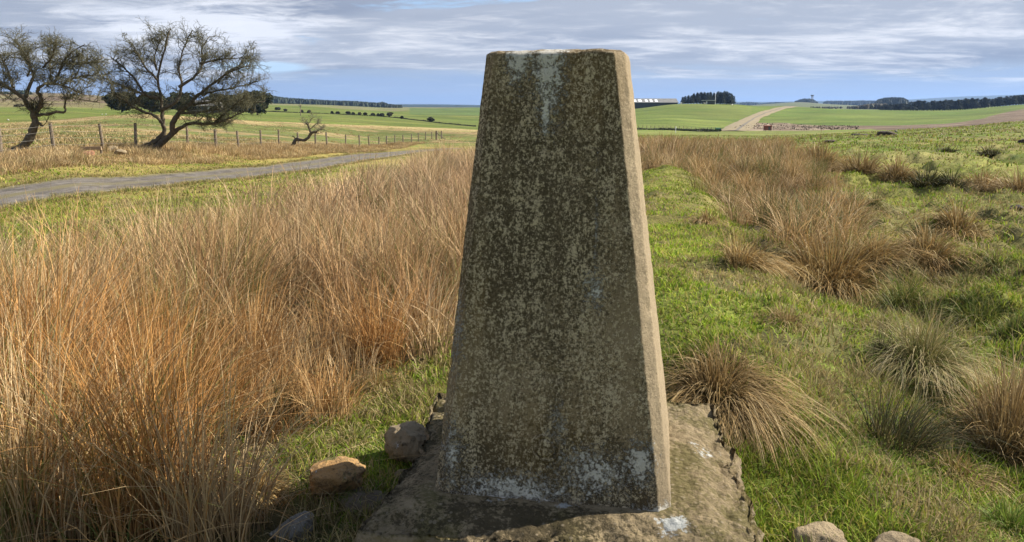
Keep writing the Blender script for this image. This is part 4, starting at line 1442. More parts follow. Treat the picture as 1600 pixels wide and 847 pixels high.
def line_hedge(name, label, pts, h, w_, cols, n, cat='hedge'):
    P = [hit(*q) for q in pts]
    base = P[0]
    L_ = [0]
    for i in range(1, len(P)): L_.append(L_[-1] + (P[i] - P[i - 1]).length)
    t = rg.uniform(0, L_[-1], n)
    X = np.interp(t, L_, [q.x for q in P]) + rg.normal(0, w_ / 2, n)
    Y = np.interp(t, L_, [q.y for q in P]) + rg.normal(0, w_ / 2, n)
    hh_ = h * (0.75 + 0.6 * fbm(t / 6, t * 0, octv=3, seed=9))
    Z = H(X, Y) + rg.uniform(0, 1, n) * np.maximum(hh_, 0.2)
    c = np.stack([X, Y, Z], 1) - np.array(base)
    m = MB()
    cols = np.array(cols)
    for _ in range(2):
        a_ = rg.normal(size=(n, 3)); a_ /= np.linalg.norm(a_, axis=1)[:, None]
        b_ = np.cross(a_, rg.normal(size=(n, 3))); b_ /= np.maximum(np.linalg.norm(b_, axis=1), 1e-4)[:, None]
        sz = h * 0.35 * rg.uniform(.6, 1.3, (n, 1))
        q = np.stack([c - a_ * sz - b_ * sz * .5, c + a_ * sz - b_ * sz * .6, c + a_ * sz + b_ * sz * .5, c - a_ * sz + b_ * sz * .6], 1)
        m.add(q.reshape(-1, 3), quads=np.arange(n * 4).reshape(n, 4), col=np.repeat(cols[rg.integers(0, len(cols), n)], 4, 0))
    o = m.build(name, M_LEAF, None, False)
    o.location = base
    return tag(o, label, cat)


line_hedge('low_hedge', 'low dark hedge line crossing the green fields on the left', [(405, 173.8), (440, 175.5), (480, 177), (520, 178.5), (560, 180.3), (600, 182.8), (640, 187), (680, 191.8), (720, 195.8), (742, 197.8)], 0.45, 0.6, [(0.045, 0.05, 0.025), (0.06, 0.055, 0.03)], 5000)
line_hedge('low_hedge', 'dark rushy ditch hedge along the foot of the green hill', [(985, 202.5), (1020, 203.2), (1060, 204.2), (1095, 205.2), (1120, 206)], 0.6, 1.6, [(0.05, 0.06, 0.022), (0.035, 0.045, 0.02)], 1500)


def conifer_mesh(rr, h, w_, n=260, trunk=True, cols=PINE, size=0.42):
    mc_ = MB()
    cols = np.array(cols)
    t = rr.uniform(0, 1, n) ** 0.75
    zz = h * (0.10 + 0.90 * (1 - t)) if trunk else h * (0.04 + 0.96 * (1 - t))
    a_ = rr.uniform(0, 6.283, n)
    rad_ = w_ / 2 * (0.06 + 0.94 * np.minimum(t * 1.35, 1)) * rr.uniform(0.35, 1.0, n) * (1 + 0.25 * np.sin(a_ * 3 + zz))
    P = np.stack([rad_ * np.cos(a_), rad_ * np.sin(a_), zz], 1)
    out_ = np.stack([np.cos(a_), np.sin(a_), rr.uniform(-0.7, 0.1, n)], 1)
    sd_ = np.stack([-np.sin(a_), np.cos(a_), rr.uniform(-.3, .3, n)], 1)
    sz = size * rr.uniform(.6, 1.3, (n, 1))
    q = np.stack([P - sd_ * sz * .8, P + sd_ * sz * .8, P + out_ * sz * 1.6 + sd_ * sz * .4, P + out_ * sz * 1.6 - sd_ * sz * .4], 1)
    mc_.add(q.reshape(-1, 3), quads=np.arange(n * 4).reshape(n, 4), col=np.repeat(cols[rr.integers(0, len(cols), n)] * rr.uniform(.75, 1.25, (n, 1)), 4, 0))
    # leading shoot
    mc_.tube([(0, 0, h * .86), (0, 0, h * 1.03)], [size * .35, size * .06], 5, col=cols[0])
    return mc_


# six kinds of conifer to copy
protos = []
for k in range(6):
    rr = np.random.default_rng(900 + k)
    cm = conifer_mesh(rr, 10, rr.uniform(4.2, 5.6), 520)
    tm = MB(); tm.tube([(0, 0, -0.6), (0, 0, 3), (0, 0, 8.6)], [0.19, 0.16, 0.05], 6, col=(0.17, 0.145, 0.115))
    e = empty('conifer_tree', (0, 0, 0))
    tm.build('trunk', M_BARK, e); cm.build('crown', M_LEAF, e, False)
    protos.append(e)
used = set()


def place_conifer(px, Y, top_py, label, group, wk=1.0):
    k = random.randrange(6)
    src = protos[k]
    if k in used:
        e = src.copy(); COL.objects.link(e)
        for ch in src.children:
            c = ch.copy(); COL.objects.link(c); c.parent = e
    else:
        e = src; used.add(k)
    p = on(px, Y)
    h_ = max(3.0, CAMZ + slope_of(top_py) * Y - p.z)
    e.location = p
    e.rotation_euler = (0, 0, random.uniform(0, 6.28))
    e.scale = (h_ / 10 * wk, h_ / 10 * wk, h_ / 10.3)
    return tag(e, label, 'conifer', group)


top = lambda px: lim(px, (1062, 155), (1066, 151), (1075, 147), (1090, 143.5), (1100, 142.5), (1115, 143.5), (1130, 142.5), (1142, 144.5), (1148, 150), (1151, 156))
for row, (Y, n) in enumerate(((572, 17), (586, 16), (600, 15))):
    for i in range(n):
        px = 1065.5 + (1149 - 1065.5) * (i + 0.5 * (row % 2)) / n + random.uniform(-1, 1)
        place_conifer(px, Y + random.uniform(-4, 4), top(px) + random.choice((-1.2, 0, 0.8, 1.6, 2.6)), 'dark conifer in the compact clump on the hill crest beside the barn', 'conifers clumped on the hill crest', 1.15)
top = lambda px: lim(px, (1420, 160), (1428, 156.5), (1450, 158), (1480, 155.5), (1500, 154), (1520, 153), (1540, 152), (1545, 154), (1560, 151.5), (1580, 149.5), (1600, 148), (1640, 146))
for row, (Y, n) in enumerate(((655, 46), (675, 44))):
    for i in range(n):
        px = 1422 + (1632 - 1422) * (i + 0.5 * row) / n + random.uniform(-1.4, 1.4)
        place_conifer(px, Y + random.uniform(-8, 8), top(px) + random.choice((-1, 0, 0.5, 1.2, 2.2)), 'dark conifer in the long plantation belt on the right skyline', 'conifers in the long right hand belt', 1.75)
for i in range(26):
    px = 1374 + 46 * i / 26 + random.uniform(-1, 1)
    place_conifer(px, 690 + random.uniform(-12, 12), lim(px, (1374, 166), (1382, 162.5), (1400, 162), (1412, 161), (1420, 163)) + random.uniform(-0.8, 1.4), 'dark conifer in the short block left of the long plantation belt', 'conifers in the short block', 1.7)


def far_wood(label, px0, px1, prof, Y0, Y1, n, seed, minh=5, col=PINE, broad=False):
    rr = np.random.default_rng(seed)
    m = MB()
    cols = np.array(col)
    base = on((px0 + px1) / 2, Y0)
    for i in range(n):
        px = rr.uniform(px0, px1); Y = rr.uniform(Y0, Y1)
        p = on(px, Y) - base
        h_ = max(minh, CAMZ + slope_of(lim(px, *prof) + rr.uniform(-0.5, 1.5)) * Y - (p.z + base.z))
        w_ = min(h_ * 0.7, 9) * rr.uniform(.7, 1.15) * (1.3 if broad else 1)
        k = 6
        ang = np.arange(k) * 2 * math.pi / k + rr.uniform(0, 1)
        lv = ((0.0, .35), (0.14, 1.0), (0.45, .75), (0.75, .42), (1.0, .04)) if not broad else ((0.0, .3), (0.2, .9), (0.55, 1.0), (0.85, .7), (1.0, .1))
        Vv = []
        for t_, rad_ in lv:
            rj = w_ / 2 * rad_ * rr.uniform(.72, 1.25, k)
            Vv.append(np.stack([p.x + rj * np.cos(ang), p.y + rj * np.sin(ang), p.z - 0.5 + h_ * t_ + rr.uniform(-.05, .05, k) * h_], 1))
        q = []
        for j in range(len(lv) - 1):
            for t_ in range(k):
                q.append((j * k + t_, j * k + (t_ + 1) % k, (j + 1) * k + (t_ + 1) % k, (j + 1) * k + t_))
        m.add(np.concatenate(Vv), quads=q, col=cols[rr.integers(0, len(cols))] * rr.uniform(.8, 1.2))
    o = m.build('distant_woodland', M_LEAF, None, False)
    o.location = base
    return tag(o, label, 'woodland', kind='stuff')


far_wood('dark wooded ridge on the left skyline', 412, 628, ((405, 147), (428, 149.5), (445, 152), (480, 154.3), (520, 156.5), (555, 157.5), (590, 160), (598, 158.3), (606, 161.5), (620, 163.5), (630, 165)), 1250, 1500, 1500, 1)
far_wood('small wood on top of the brown moor at far left', -60, 52, ((-60, 143), (0, 144.5), (10, 141.5), (25, 139.5), (40, 138.5), (48, 141), (52, 146)), 700, 740, 110, 2, 3)
far_wood('rounded dark wood behind the short conifer block', 1366, 1421, ((1364, 161), (1370, 155.5), (1380, 152.5), (1395, 151.5), (1410, 152.5), (1418, 156), (1422, 163)), 1450, 1560, 420, 3)
far_wood('low grey woodland left of the short conifer block', 1332, 1384, ((1332, 167), (1345, 163.5), (1360, 161.5), (1384, 161)), 900, 1000, 160, 4, 4, TWIGGY, True)
far_wood('domed dark wood on the distant hill beside the water tower', 1242, 1278, ((1241, 159.5), (1246, 156), (1254, 154), (1264, 153.8), (1272, 155.5), (1278, 159.5)), 2450, 2560, 300, 5)
far_wood('far blue woodland right of the domed wood', 1286, 1368, ((1284, 160), (1292, 157), (1330, 157.5), (1345, 156.5), (1366, 157)), 3000, 3300, 420, 6, 8)
far_wood('far blue woodland beyond the track', 1150, 1250, ((1150, 162), (1165, 158.5), (1180, 159.5), (1190, 161.5), (1210, 159), (1240, 160), (1250, 161)), 3300, 3600, 420, 7, 8)
far_wood('scattered grey trees in the valley beyond the right fields', 1262, 1345, ((1262, 166.5), (1300, 166), (1320, 165), (1345, 166)), 1000, 1300, 60, 8, 3, TWIGGY, True)


# ------------------------------------------------------------------ hawthorns
def hawthorn(label, limbs, Y, envelope, seed, name='hawthorn_tree', n2=26, n3=6, n4=5, base=None, l2=(0.5, 1.15), tw=(0.108, 0.100, 0.066)):
    """limbs: (pixel polyline, start radius, end radius, depth sway, twig start fraction)"""
    rr = random.Random(seed)
    base = Vector(base)
    e = empty(name, tuple(base))
    tag(e, label, 'tree')
    k = Y / F
    tm = MB(); cm = MB()
    cx_, cy_, rx_, ry_ = envelope
    cen_ = at(cx_, cy_, Y)

    def inside(p):
        d = p - cen_
        return (d.x / (rx_ * k)) ** 2 + (d.z / (ry_ * k)) ** 2 + (d.y / (rx_ * k * .75)) ** 2 < 1.0

    def path(p, d, L_, n, wob):
        pts = [p.copy()]
        d = d.normalized()
        for i in range(n):
            d = (d + Vector((rr.gauss(0, wob), rr.gauss(0, wob), rr.gauss(0, wob) + 0.02))).normalized()
            pts.append(pts[-1] + d * (L_ / n))
        return pts

    def side(d, amt):
        v = Vector((rr.gauss(0, 1), rr.gauss(0, 1), rr.gauss(0, 0.8)))
        v = (v - d * v.dot(d)).normalized()
        return (d * math.cos(amt) + v * math.sin(amt)).normalized()

    def colr():
        f = rr.uniform(.7, 1.35)
        g = rr.random()
        return (tw[0] * f, tw[1] * f * (1.0 + 0.08 * g), tw[2] * f)

    def pick(pts, f):
        x = f * (len(pts) - 1)
        i = min(int(x), len(pts) - 2)
        return pts[i].lerp(pts[i + 1], x - i), (pts[i + 1] - pts[i]).normalized()

    for poly, r0, r1, sway, fs in limbs:
        P = [at(px, py, Y) for px, py in poly]
        n = len(P)
        pts = []
        for i in range((n - 1) * 4 + 1):
            t = i / 4
            j = min(int(t), n - 2); f = t - j
            p0 = P[max(j - 1, 0)]; p1 = P[j]; p2 = P[j + 1]; p3 = P[min(j + 2, n - 1)]
            q = 0.5 * ((2 * p1) + (p2 - p0) * f + (2 * p0 - 5 * p1 + 4 * p2 - p3) * f * f + (3 * p1 - p0 - 3 * p2 + p3) * f ** 3)
            u = t / (n - 1)
            q += Vector((0, sway * (u ** 1.2), 0)) + Vector((rr.gauss(0, .3), rr.gauss(0, .5), rr.gauss(0, .3))) * k * 1.2
            pts.append(q - base)
        m = len(pts)
        rad_ = [(r0 + (r1 - r0) * (i / (m - 1)) ** 0.8) * k * rr.uniform(.9, 1.12) for i in range(m)]
        tm.tube(pts, rad_, 9, col=(0.105, 0.088, 0.062), rough=0.10)
        nn = int(n2 * (1 if fs < .5 else .7))
        for _ in range(nn):
            f = rr.uniform(fs, 1.0)
            p, d = pick(pts, f)
            away = (p + base - cen_); away.z *= 0.6
            if away.length > 0.01: away.normalize()
            dd = (side(d, rr.uniform(.5, 1.25)) * 1.0 + away * 0.55 + Vector((0, 0, .18))).normalized()
            L2 = rr.uniform(*l2)
            q = path(p, dd, L2, 6, .26)
            if not inside(q[-1] + base):
                q = path(p, (cen_ - base - p).normalized() * .4 + side(d, .9) * .6, L2 * .6, 5, .26)
                if not inside(q[-1] + base): continue
            cc = colr()
            cm.tube(q, [max(.0035, 0.020 * (1 - .75 * i / (len(q) - 1))) for i in range(len(q))], 4, col=cc)
            for _ in range(n3):
                p3, d3 = pick(q, rr.uniform(.15, 1.0))
                q3 = path(p3, (side(d3, rr.uniform(.4, 1.2)) + Vector((0, 0, .12))).normalized(), L2 * rr.uniform(.3, .6), 4, .32)
                cc3 = colr()
                cm.tube(q3, [max(.004, 0.0085 * (1 - .5 * i / 4)) for i in range(len(q3))], 3, col=cc3)
                for _ in range(n4):
                    p4, d4 = pick(q3, rr.uniform(.1, 1.0))
                    q4 = path(p4, side(d4, rr.uniform(.4, 1.3)), rr.uniform(.09, .30), 3, .35)
                    cm.tube(q4, [.0055, .005, .0045, .0035], 3, col=colr(), cap=False)
    tm.build('trunk', M_BARK, e); cm.build('crown', M_BARK, e)
    return e


b1 = hit(30, 240); Y1 = b1.y
b1.z -= 0.05
limbs1 = [([(14, 240), (27, 235), (39, 227), (49, 209), (55, 193), (53, 181), (55, 174)], 7.5, 4.6, 0, .9),
          ([(2, 243), (12, 239), (25, 236)], 2.5, 4, 0.2, .99),
          ([(55, 190), (60, 193), (64, 197)], 3.2, 1.6, 0.1, .99),
          ([(55, 176), (46, 166), (39, 152), (21, 138), (7, 127), (-14, 114), (-40, 104)], 4.4, 1.0, -0.6, .3),
          ([(39, 153), (44, 131), (45, 118), (35, 103), (21, 88), (10, 76)], 3.0, .7, 0.9, .25),
          ([(55, 175), (64, 166), (67, 152), (63, 143), (71, 136), (83, 131), (106, 133), (131, 142), (152, 150)], 4.0, .7, -.8, .4),
          ([(80, 132), (76, 120), (69, 106), (64, 88), (57, 71)], 2.2, .6, .9, .1),
          ([(83, 131), (92, 120), (103, 99), (117, 85), (142, 71)], 2.4, .6, -.5, .1),
          ([(55, 180), (71, 179), (84, 175), (96, 175), (94, 159), (99, 152), (117, 156), (142, 160)], 2.6, .6, .7, .55),
          ([(21, 138), (12, 120), (2, 100), (-10, 82)], 2.0, .6, .4, .1),
          ([(103, 99), (120, 100), (138, 96), (150, 88)], 1.5, .5, .6, .0),
          ([(67, 106), (85, 92), (98, 76), (108, 66)], 1.6, .5, -.9, .0),
          ([(44, 120), (50, 100), (44, 80), (38, 64)], 1.6, .5, -.6, .1),
          ([(96, 133), (112, 122), (130, 118), (150, 118)], 1.5, .5, .5, .0)]
hawthorn('leaning flat topped bare hawthorn with a twisted trunk at the left edge', limbs1, Y1, (52, 112, 118, 60), 5, n2=26, base=b1, l2=(.45, 1.0))
b2 = hit(236, 236); Y2 = b2.y
b2.z -= 0.05
limbs2 = [([(214, 234), (228, 229), (244, 220), (255, 207), (253, 191), (251, 170), (248, 152), (244, 117), (253, 78), (261, 44)], 5.5, .8, 0.3, .45),
          ([(240, 234), (250, 226), (269, 209), (273, 193), (283, 177), (301, 163), (315, 149), (340, 131), (368, 112), (398, 104)], 6.0, .8, -.7, .4),
          ([(268, 210), (283, 200), (301, 193), (333, 193), (358, 188), (383, 177), (398, 172)], 3.6, .7, -1.0, .3),
          ([(251, 172), (273, 159), (280, 135), (273, 106), (280, 71), (291, 44)], 3.2, .6, .8, .3),
          ([(248, 153), (227, 149), (209, 124), (188, 103), (168, 88)], 2.8, .6, .3, .2),
          ([(280, 136), (305, 117), (312, 99), (308, 74), (318, 55)], 2.4, .6, .8, .1),
          ([(301, 163), (329, 159), (358, 156), (390, 159), (406, 158)], 2.6, .6, .8, .15),
          ([(253, 192), (244, 181), (220, 170), (202, 156), (186, 146)], 2.6, .6, -.9, .3),
          ([(315, 149), (335, 142), (360, 138), (395, 128)], 2.0, .6, .4, .0),
          ([(312, 100), (335, 95), (360, 92), (392, 92)], 1.7, .5, -.5, .0),
          ([(227, 149), (212, 140), (192, 132), (172, 122)], 1.8, .5, -.8, .0),
          ([(246, 125), (230, 105), (222, 86), (214, 66)], 1.8, .5, -.7, .05),
          ([(245, 110), (238, 88), (240, 66), (236, 50)], 1.6, .5, .9, .0),
          ([(283, 177), (312, 176), (340, 172), (372, 170)], 2.2, .6, -1.1, .1),
          ([(333, 193), (350, 182), (372, 168), (398, 148)], 1.8, .5, -1.2, .0),
          ([(340, 131), (350, 115), (372, 100), (384, 86)], 1.5, .5, .7, .0)]
hawthorn('bigger round headed bare hawthorn with two leaning trunks by the fence', limbs2, Y2, (288, 122, 128, 86), 9, n2=30, n3=6, n4=5, base=b2, l2=(.5, 1.15))
b3 = hit(454, 232); Y3 = b3.y
limbs3 = [([(453, 232), (459, 224), (464, 217), (473, 219.5), (481, 216), (487, 208), (494, 206.5)], 2.8, 2.0, 0, .97),
          ([(487, 208), (484, 203), (480.5, 195), (476.5, 193)], 1.9, 1.1, .2, .5),
          ([(463, 218), (459, 214), (457, 213)], 1.0, .5, 0, .8),
          ([(484, 203), (490, 196), (498, 190)], .8, .3, .4, .1),
          ([(493, 206.5), (501, 203), (509, 202)], .8, .3, -.3, .2),
          ([(481, 196), (484, 189), (488, 183)], .7, .3, .3, .1)]
hawthorn('stunted half dead leaning tree with a bare sawn trunk before the fence', limbs3, Y3, (489, 192, 26, 18), 3, name='stunted_tree', n2=8, n3=4, n4=3, base=b3, l2=(.35, .75), tw=(.15, .13, .10))
# ------------------------------------------------------------------ grass
def blade_mesh(P, h, az, lean, w, rows, cb, ct, droop=0.30, az_face=None, pw=2.0):
    """ribbons; returns vertices, quads, colours"""
    n = len(P)
    t = np.linspace(0, 1, rows)[None, :]
    dx, dy = np.cos(az)[:, None], np.sin(az)[:, None]
    off = (lean * h)[:, None] * t ** pw
    zz = h[:, None] * (t * np.sqrt(np.maximum(1 - np.minimum(lean, .9)[:, None] ** 2 * .6, .2)) - (droop * np.ones(n))[:, None] * lean[:, None] * t ** 3)
    C_ = np.stack([P[:, 0:1] + dx * off, P[:, 1:2] + dy * off, P[:, 2:3] + zz], -1)
    fa = RNG.uniform(0, math.pi, n) if az_face is None else az_face
    fx, fy = np.cos(fa)[:, None], np.sin(fa)[:, None]
    ww = w[:, None] / 2 * (1 - 0.88 * t ** 2)
    A_ = C_.copy(); A_[..., 0] -= fx * ww; A_[..., 1] -= fy * ww
    B_ = C_.copy(); B_[..., 0] += fx * ww; B_[..., 1] += fy * ww
    V = np.stack([A_, B_], 2).reshape(n * rows * 2, 3)
    b0 = (np.arange(n) * rows * 2)[:, None] + (np.arange(rows - 1) * 2)[None, :]
    Q = np.stack([b0, b0 + 1, b0 + 3, b0 + 2], -1).reshape(-1, 4)
    col = cb[:, None, :] * (1 - t[..., None]) + ct[:, None, :] * t[..., None]
    col = np.repeat(col, 2, axis=1).reshape(-1, 3)
    return V, Q, col


class Grass:
    def __init__(s): s.V, s.Q, s.C, s.n = [], [], [], 0
    def add(s, *a, **k):
        V, Q, c = blade_mesh(*a, **k)
        s.V.append(V); s.Q.append(Q + s.n); s.C.append(c); s.n += len(V)
    def build(s, name, mat, loc=None):
        V = np.concatenate(s.V)
        if loc is not None: V = V - np.array(loc)
        return mesh_obj(name, V, [np.concatenate(s.Q)], mat, None, np.concatenate(s.C), True, loc)


STRAW = np.array([(0.62, 0.385, 0.16), (0.58, 0.31, 0.105), (0.66, 0.48, 0.26), (0.50, 0.24, 0.07), (0.64, 0.43, 0.20), (0.34, 0.175, 0.06), (0.56, 0.42, 0.24)])
GREENB = np.array([(0.085, 0.115, 0.028), (0.12, 0.15, 0.035), (0.16, 0.16, 0.05)])
BROWNB = np.array([(0.23, 0.15, 0.070), (0.17, 0.11, 0.055), (0.30, 0.20, 0.095)])


def jit_grid(x0, x1, y0, y1, d):
    nx_, ny_ = int((x1 - x0) / d) + 1, int((y1 - y0) / d) + 1
    X, Y = np.meshgrid(x0 + d * np.arange(nx_), y0 + d * np.arange(ny_))
    X = (X + RNG.uniform(-.5, .5, X.shape) * d * 1.3).ravel(); Y = (Y + RNG.uniform(-.5, .5, Y.shape) * d * 1.3).ravel()
    return X, Y


def in_view(x, y, lo=-1.25, hi=1.25):
    s = x / np.maximum(y, .05)
    return (s > lo) & (s < hi) & (y > .3)


def clumps(G, X, Y, nb, rad, hmean, w, rows, wind=(0.07, 0.02), pal=STRAW, green=0.25, stiff=1.0, hs=None, spread=.35):
    n = len(X)
    if n == 0: return
    hc = hmean * (0.78 + 0.30 * RNG.random(n) + 0.50 * fbm(X * 1.0, Y * 1.0, octv=2, seed=201))
    if hs is not None: hc = hc * hs
    ci = RNG.integers(0, len(pal), n)
    gr = RNG.random(n) < green
    tone = RNG.uniform(.68, 1.18, n) * (1 + .22 * fbm(X * .5, Y * .5, octv=2, seed=205))
    x = np.repeat(X, nb); y = np.repeat(Y, nb); hh_ = np.repeat(hc, nb)
    N_ = n * nb
    ra = RNG.uniform(0, 2 * math.pi, N_)
    rr_ = np.sqrt(RNG.random(N_)) * rad
    px_, py_ = x + rr_ * np.cos(ra), y + rr_ * np.sin(ra)
    az = ra + RNG.normal(0, 1.0, N_)
    lean = np.abs(RNG.normal(.08 + spread * rr_ / rad * .8, .17, N_)) / stiff
    brk = RNG.random(N_) < .07
    lean = np.where(brk, RNG.uniform(.6, 1.3, N_), lean)
    wdx = wind[0] * (1 + .8 * fbm(px_ * .4, py_ * .4, octv=2, seed=203)); wdy = wind[1] * np.ones(N_)
    lx_, ly_ = lean * np.cos(az) + wdx, lean * np.sin(az) + wdy
    lean = np.minimum(np.hypot(lx_, ly_), .95); az = np.arctan2(ly_, lx_)
    h_ = hh_ * (.45 + .63 * RNG.random(N_) ** .7)
    base = np.repeat(ci, nb)
    pick_ = np.where(RNG.random(N_) < .72, base, RNG.integers(0, len(pal), N_))
    ct = pal[pick_] * (np.repeat(tone, nb) * RNG.uniform(.62, 1.32, N_))[:, None]
    gb = np.repeat(gr, nb) & (RNG.random(N_) < .75)
    cb = np.where(gb[:, None], GREENB[RNG.integers(0, 3, N_)], BROWNB[RNG.integers(0, 3, N_)] * .6 + ct * .35)
    # a share of live green blades
    lv = np.repeat(gr, nb) & (RNG.random(N_) < .35)
    ct = np.where(lv[:, None], np.array([.17, .19, .055]) * RNG.uniform(.8, 1.2, (N_, 1)), ct)
    Z = H(px_, py_) - 0.02
    keep = ~in_plinth(px_, py_, .02)
    P = np.stack([px_, py_, Z], 1)[keep]
    G.add(P, h_[keep], az[keep], lean[keep], (w * RNG.uniform(.7, 1.3, N_))[keep], rows, cb[keep], ct[keep])


# long dry grass left of the pillar
G = Grass()
def take(X, Y, f, ylo, yhi, lo=-1.25, hi=1.25):
    m = in_view(X, Y, lo, hi) & (Y >= ylo) & (Y < yhi)
    X, Y = X[m], Y[m]
    k = RNG.random(len(X)) < f(X, Y)
    return X[k], Y[k]
EDGE = lambda X, Y: np.clip(long_left(X, Y), 0, 1) * (.16 + .84 * sstep(-.25, .08, fbm(X * 1.1, Y * 1.1, octv=2, seed=209)))
def edge_h(X, Y):
    # shorter where the stand thins towards the stones, and in a trampled green gap
    e = np.interp(Y, [0, 1.6, 2.3, 3.0, 3.5, 4.1, 4.9, 7, 40], [-0.9, -0.75, -0.76, -0.86, -0.70, -0.44, -0.25, 0.4, 6])
    k = .50 + .50 * sstep(0.02, .40, e - X)
    gap = np.exp(-(((X + 1.0) / .28) ** 2 + ((Y - 3.7) / .5) ** 2)) * .45
    return k * (1 - gap)
X, Y = take(*jit_grid(-6, .4, 1.75, 4.2, .21), EDGE, 2.0, 4.0)
clumps(G, X, Y, 150, .115, .84, .0040, 8, hs=edge_h(X, Y), stiff=1.0, spread=.5)
X, Y = take(*jit_grid(-6, .4, 1.75, 4.2, .16), EDGE, 2.0, 4.0)
clumps(G, X, Y, 22, .12, .42, .0040, 6, hs=edge_h(X, Y), stiff=.6, spread=.8, green=.6)
X, Y = take(*jit_grid(-9, 1, 4.0, 8, .31), EDGE, 4.0, 8)
PAL2 = STRAW * .65 + np.array([.62, .47, .30]) * .35
clumps(G, X, Y, 135, .165, .80, .0058, 7, pal=PAL2, hs=np.maximum(edge_h(X, Y), .8), spread=.6)
X, Y = take(*jit_grid(-9, 1, 4.0, 8, .3), EDGE, 4.0, 8)
clumps(G, X, Y, 26, .18, .45, .0062, 5, spread=.9, green=.5)
X, Y = take(*jit_grid(-14, 3, 8, 30, .46), EDGE, 8, 30)
clumps(G, X, Y, 70, .26, .84, .011, 6, pal=STRAW * .5 + np.array([.64, .49, .33]) * .5, spread=.7, wind=(.12, .03))
o = G.build('long_dry_grass', M_STRAW); tag(o, 'tall golden dry grass and rushes filling the left of the scene', 'grass', kind='stuff')

# dry grass beyond the turf bank on the right
G = Grass()
RT = np.array([(0.56, 0.39, 0.19), (0.47, 0.30, 0.125), (0.62, 0.47, 0.27), (0.42, 0.29, 0.14), (0.34, 0.21, 0.09)])
LR = lambda X, Y: long_right(X, Y)
X, Y = take(*jit_grid(-2, 16, 5.5, 20, .36), LR, 5.5, 20)
clumps(G, X, Y, 84, .20, .54, .0078, 6, pal=RT, spread=1.0, wind=(.12, -.05), green=.2)
k = RNG.random(len(X)) < .22
clumps(G, X[k], Y[k], 60, .14, .52, .0085, 5, pal=np.array([(0.13, 0.135, 0.055), (0.19, 0.165, 0.075), (0.10, 0.10, 0.045)]), spread=.5, green=.8)
X, Y = take(*jit_grid(-4, 26, 17, 56, .5), LR, 20, 56)
clumps(G, X, Y, 34, .32, .62, .020, 4, pal=RT, spread=.6, wind=(.15, 0), green=.3)
o = G.build('long_dry_grass', M_STRAW); tag(o, 'dry tawny grass beyond the end of the turf bank', 'grass', kind='stuff')

# dry strip between lane and fence
G = Grass()
n = 5200
Y = np.exp(RNG.uniform(math.log(20), math.log(115), n))
X = fence_x(Y) + RNG.uniform(-0.9, 4.6, n) * np.clip(1 - (Y - 40) / 160, .5, 1)
m = in_view(X, Y, -.95, .3) & (X < -12.4)
X, Y = X[m], Y[m]
k = RNG.random(len(X)) < np.clip(.75 + fbm(X * .3, Y * .15, octv=2, seed=207), 0, 1)
X, Y = X[k], Y[k]
VP = np.array([(0.54, 0.40, 0.20), (0.46, 0.32, 0.15), (0.60, 0.47, 0.27), (0.38, 0.26, 0.12)])
pv_ = px_of(X, Y)
nearplank = (pv_ > 112) & (pv_ < 204) & (Y > pl.location.y - 5) & (Y < pl.location.y + 2)
clumps(G, X, Y, 32, .30, .44, .017, 4, pal=VP, spread=.7, wind=(.15, 0), green=.12, hs=np.where(X < -14.5, 1.0, .6) * np.where(nearplank, .35, 1.0))
o = G.build('verge_dry_grass', M_STRAW); tag(o, 'dry tan grass on the bank between lane and fence', 'grass', kind='stuff')

# ragged grassy edges of the lane
G = Grass()
n = 2600
Y = np.exp(RNG.uniform(math.log(9), math.log(75), n))
sd_ = RNG.choice([-1, 1], n)
X = -10.6 + .0022 * np.maximum(Y - 15, 0) + sd_ * np.abs(RNG.normal(1.38, .17, n))
m = in_view(X, Y, -.95, .3)
X, Y = X[m], Y[m]
clumps(G, X, Y, 12, .14, .15, .014, 3, pal=np.array([(0.34, 0.27, 0.10), (0.26, 0.25, 0.07), (0.42, 0.32, 0.15)]), spread=1.1, green=.5)
o = G.build('verge_tufts', M_STRAW); tag(o, 'short ragged grass growing over the edges of the lane', 'grass', kind='stuff')

# rough tufts on the tan field
G = Grass()
n = 9000
Y = np.exp(RNG.uniform(math.log(30), math.log(205), n))
X = RNG.uniform(-.8, .02, n) * Y
pxx = px_of(X, Y)
fed = lim(pxx, (-600, 128), (0, 128), (165, 138), (300, 146), (400, 172), (500, 180), (600, 203), (745, 205))
m = ((X < fence_x(Y) - .4) | (Y > 112)) & (Y < fed * .985)
X, Y = X[m], Y[m]
k = RNG.random(len(X)) < np.clip(.55 + 1.2 * fbm(X * .06, Y * .06, octv=3, seed=211), .1, 1)
X, Y = X[k], Y[k]
clumps(G, X, Y, 15, .45, .24, .042, 3, pal=VP, spread=1.0, green=.35, wind=(.15, 0))
o = G.build('rough_field_grass', M_STRAW); tag(o, 'pale rough tufts dotted over the field beyond the fence', 'grass', kind='stuff')

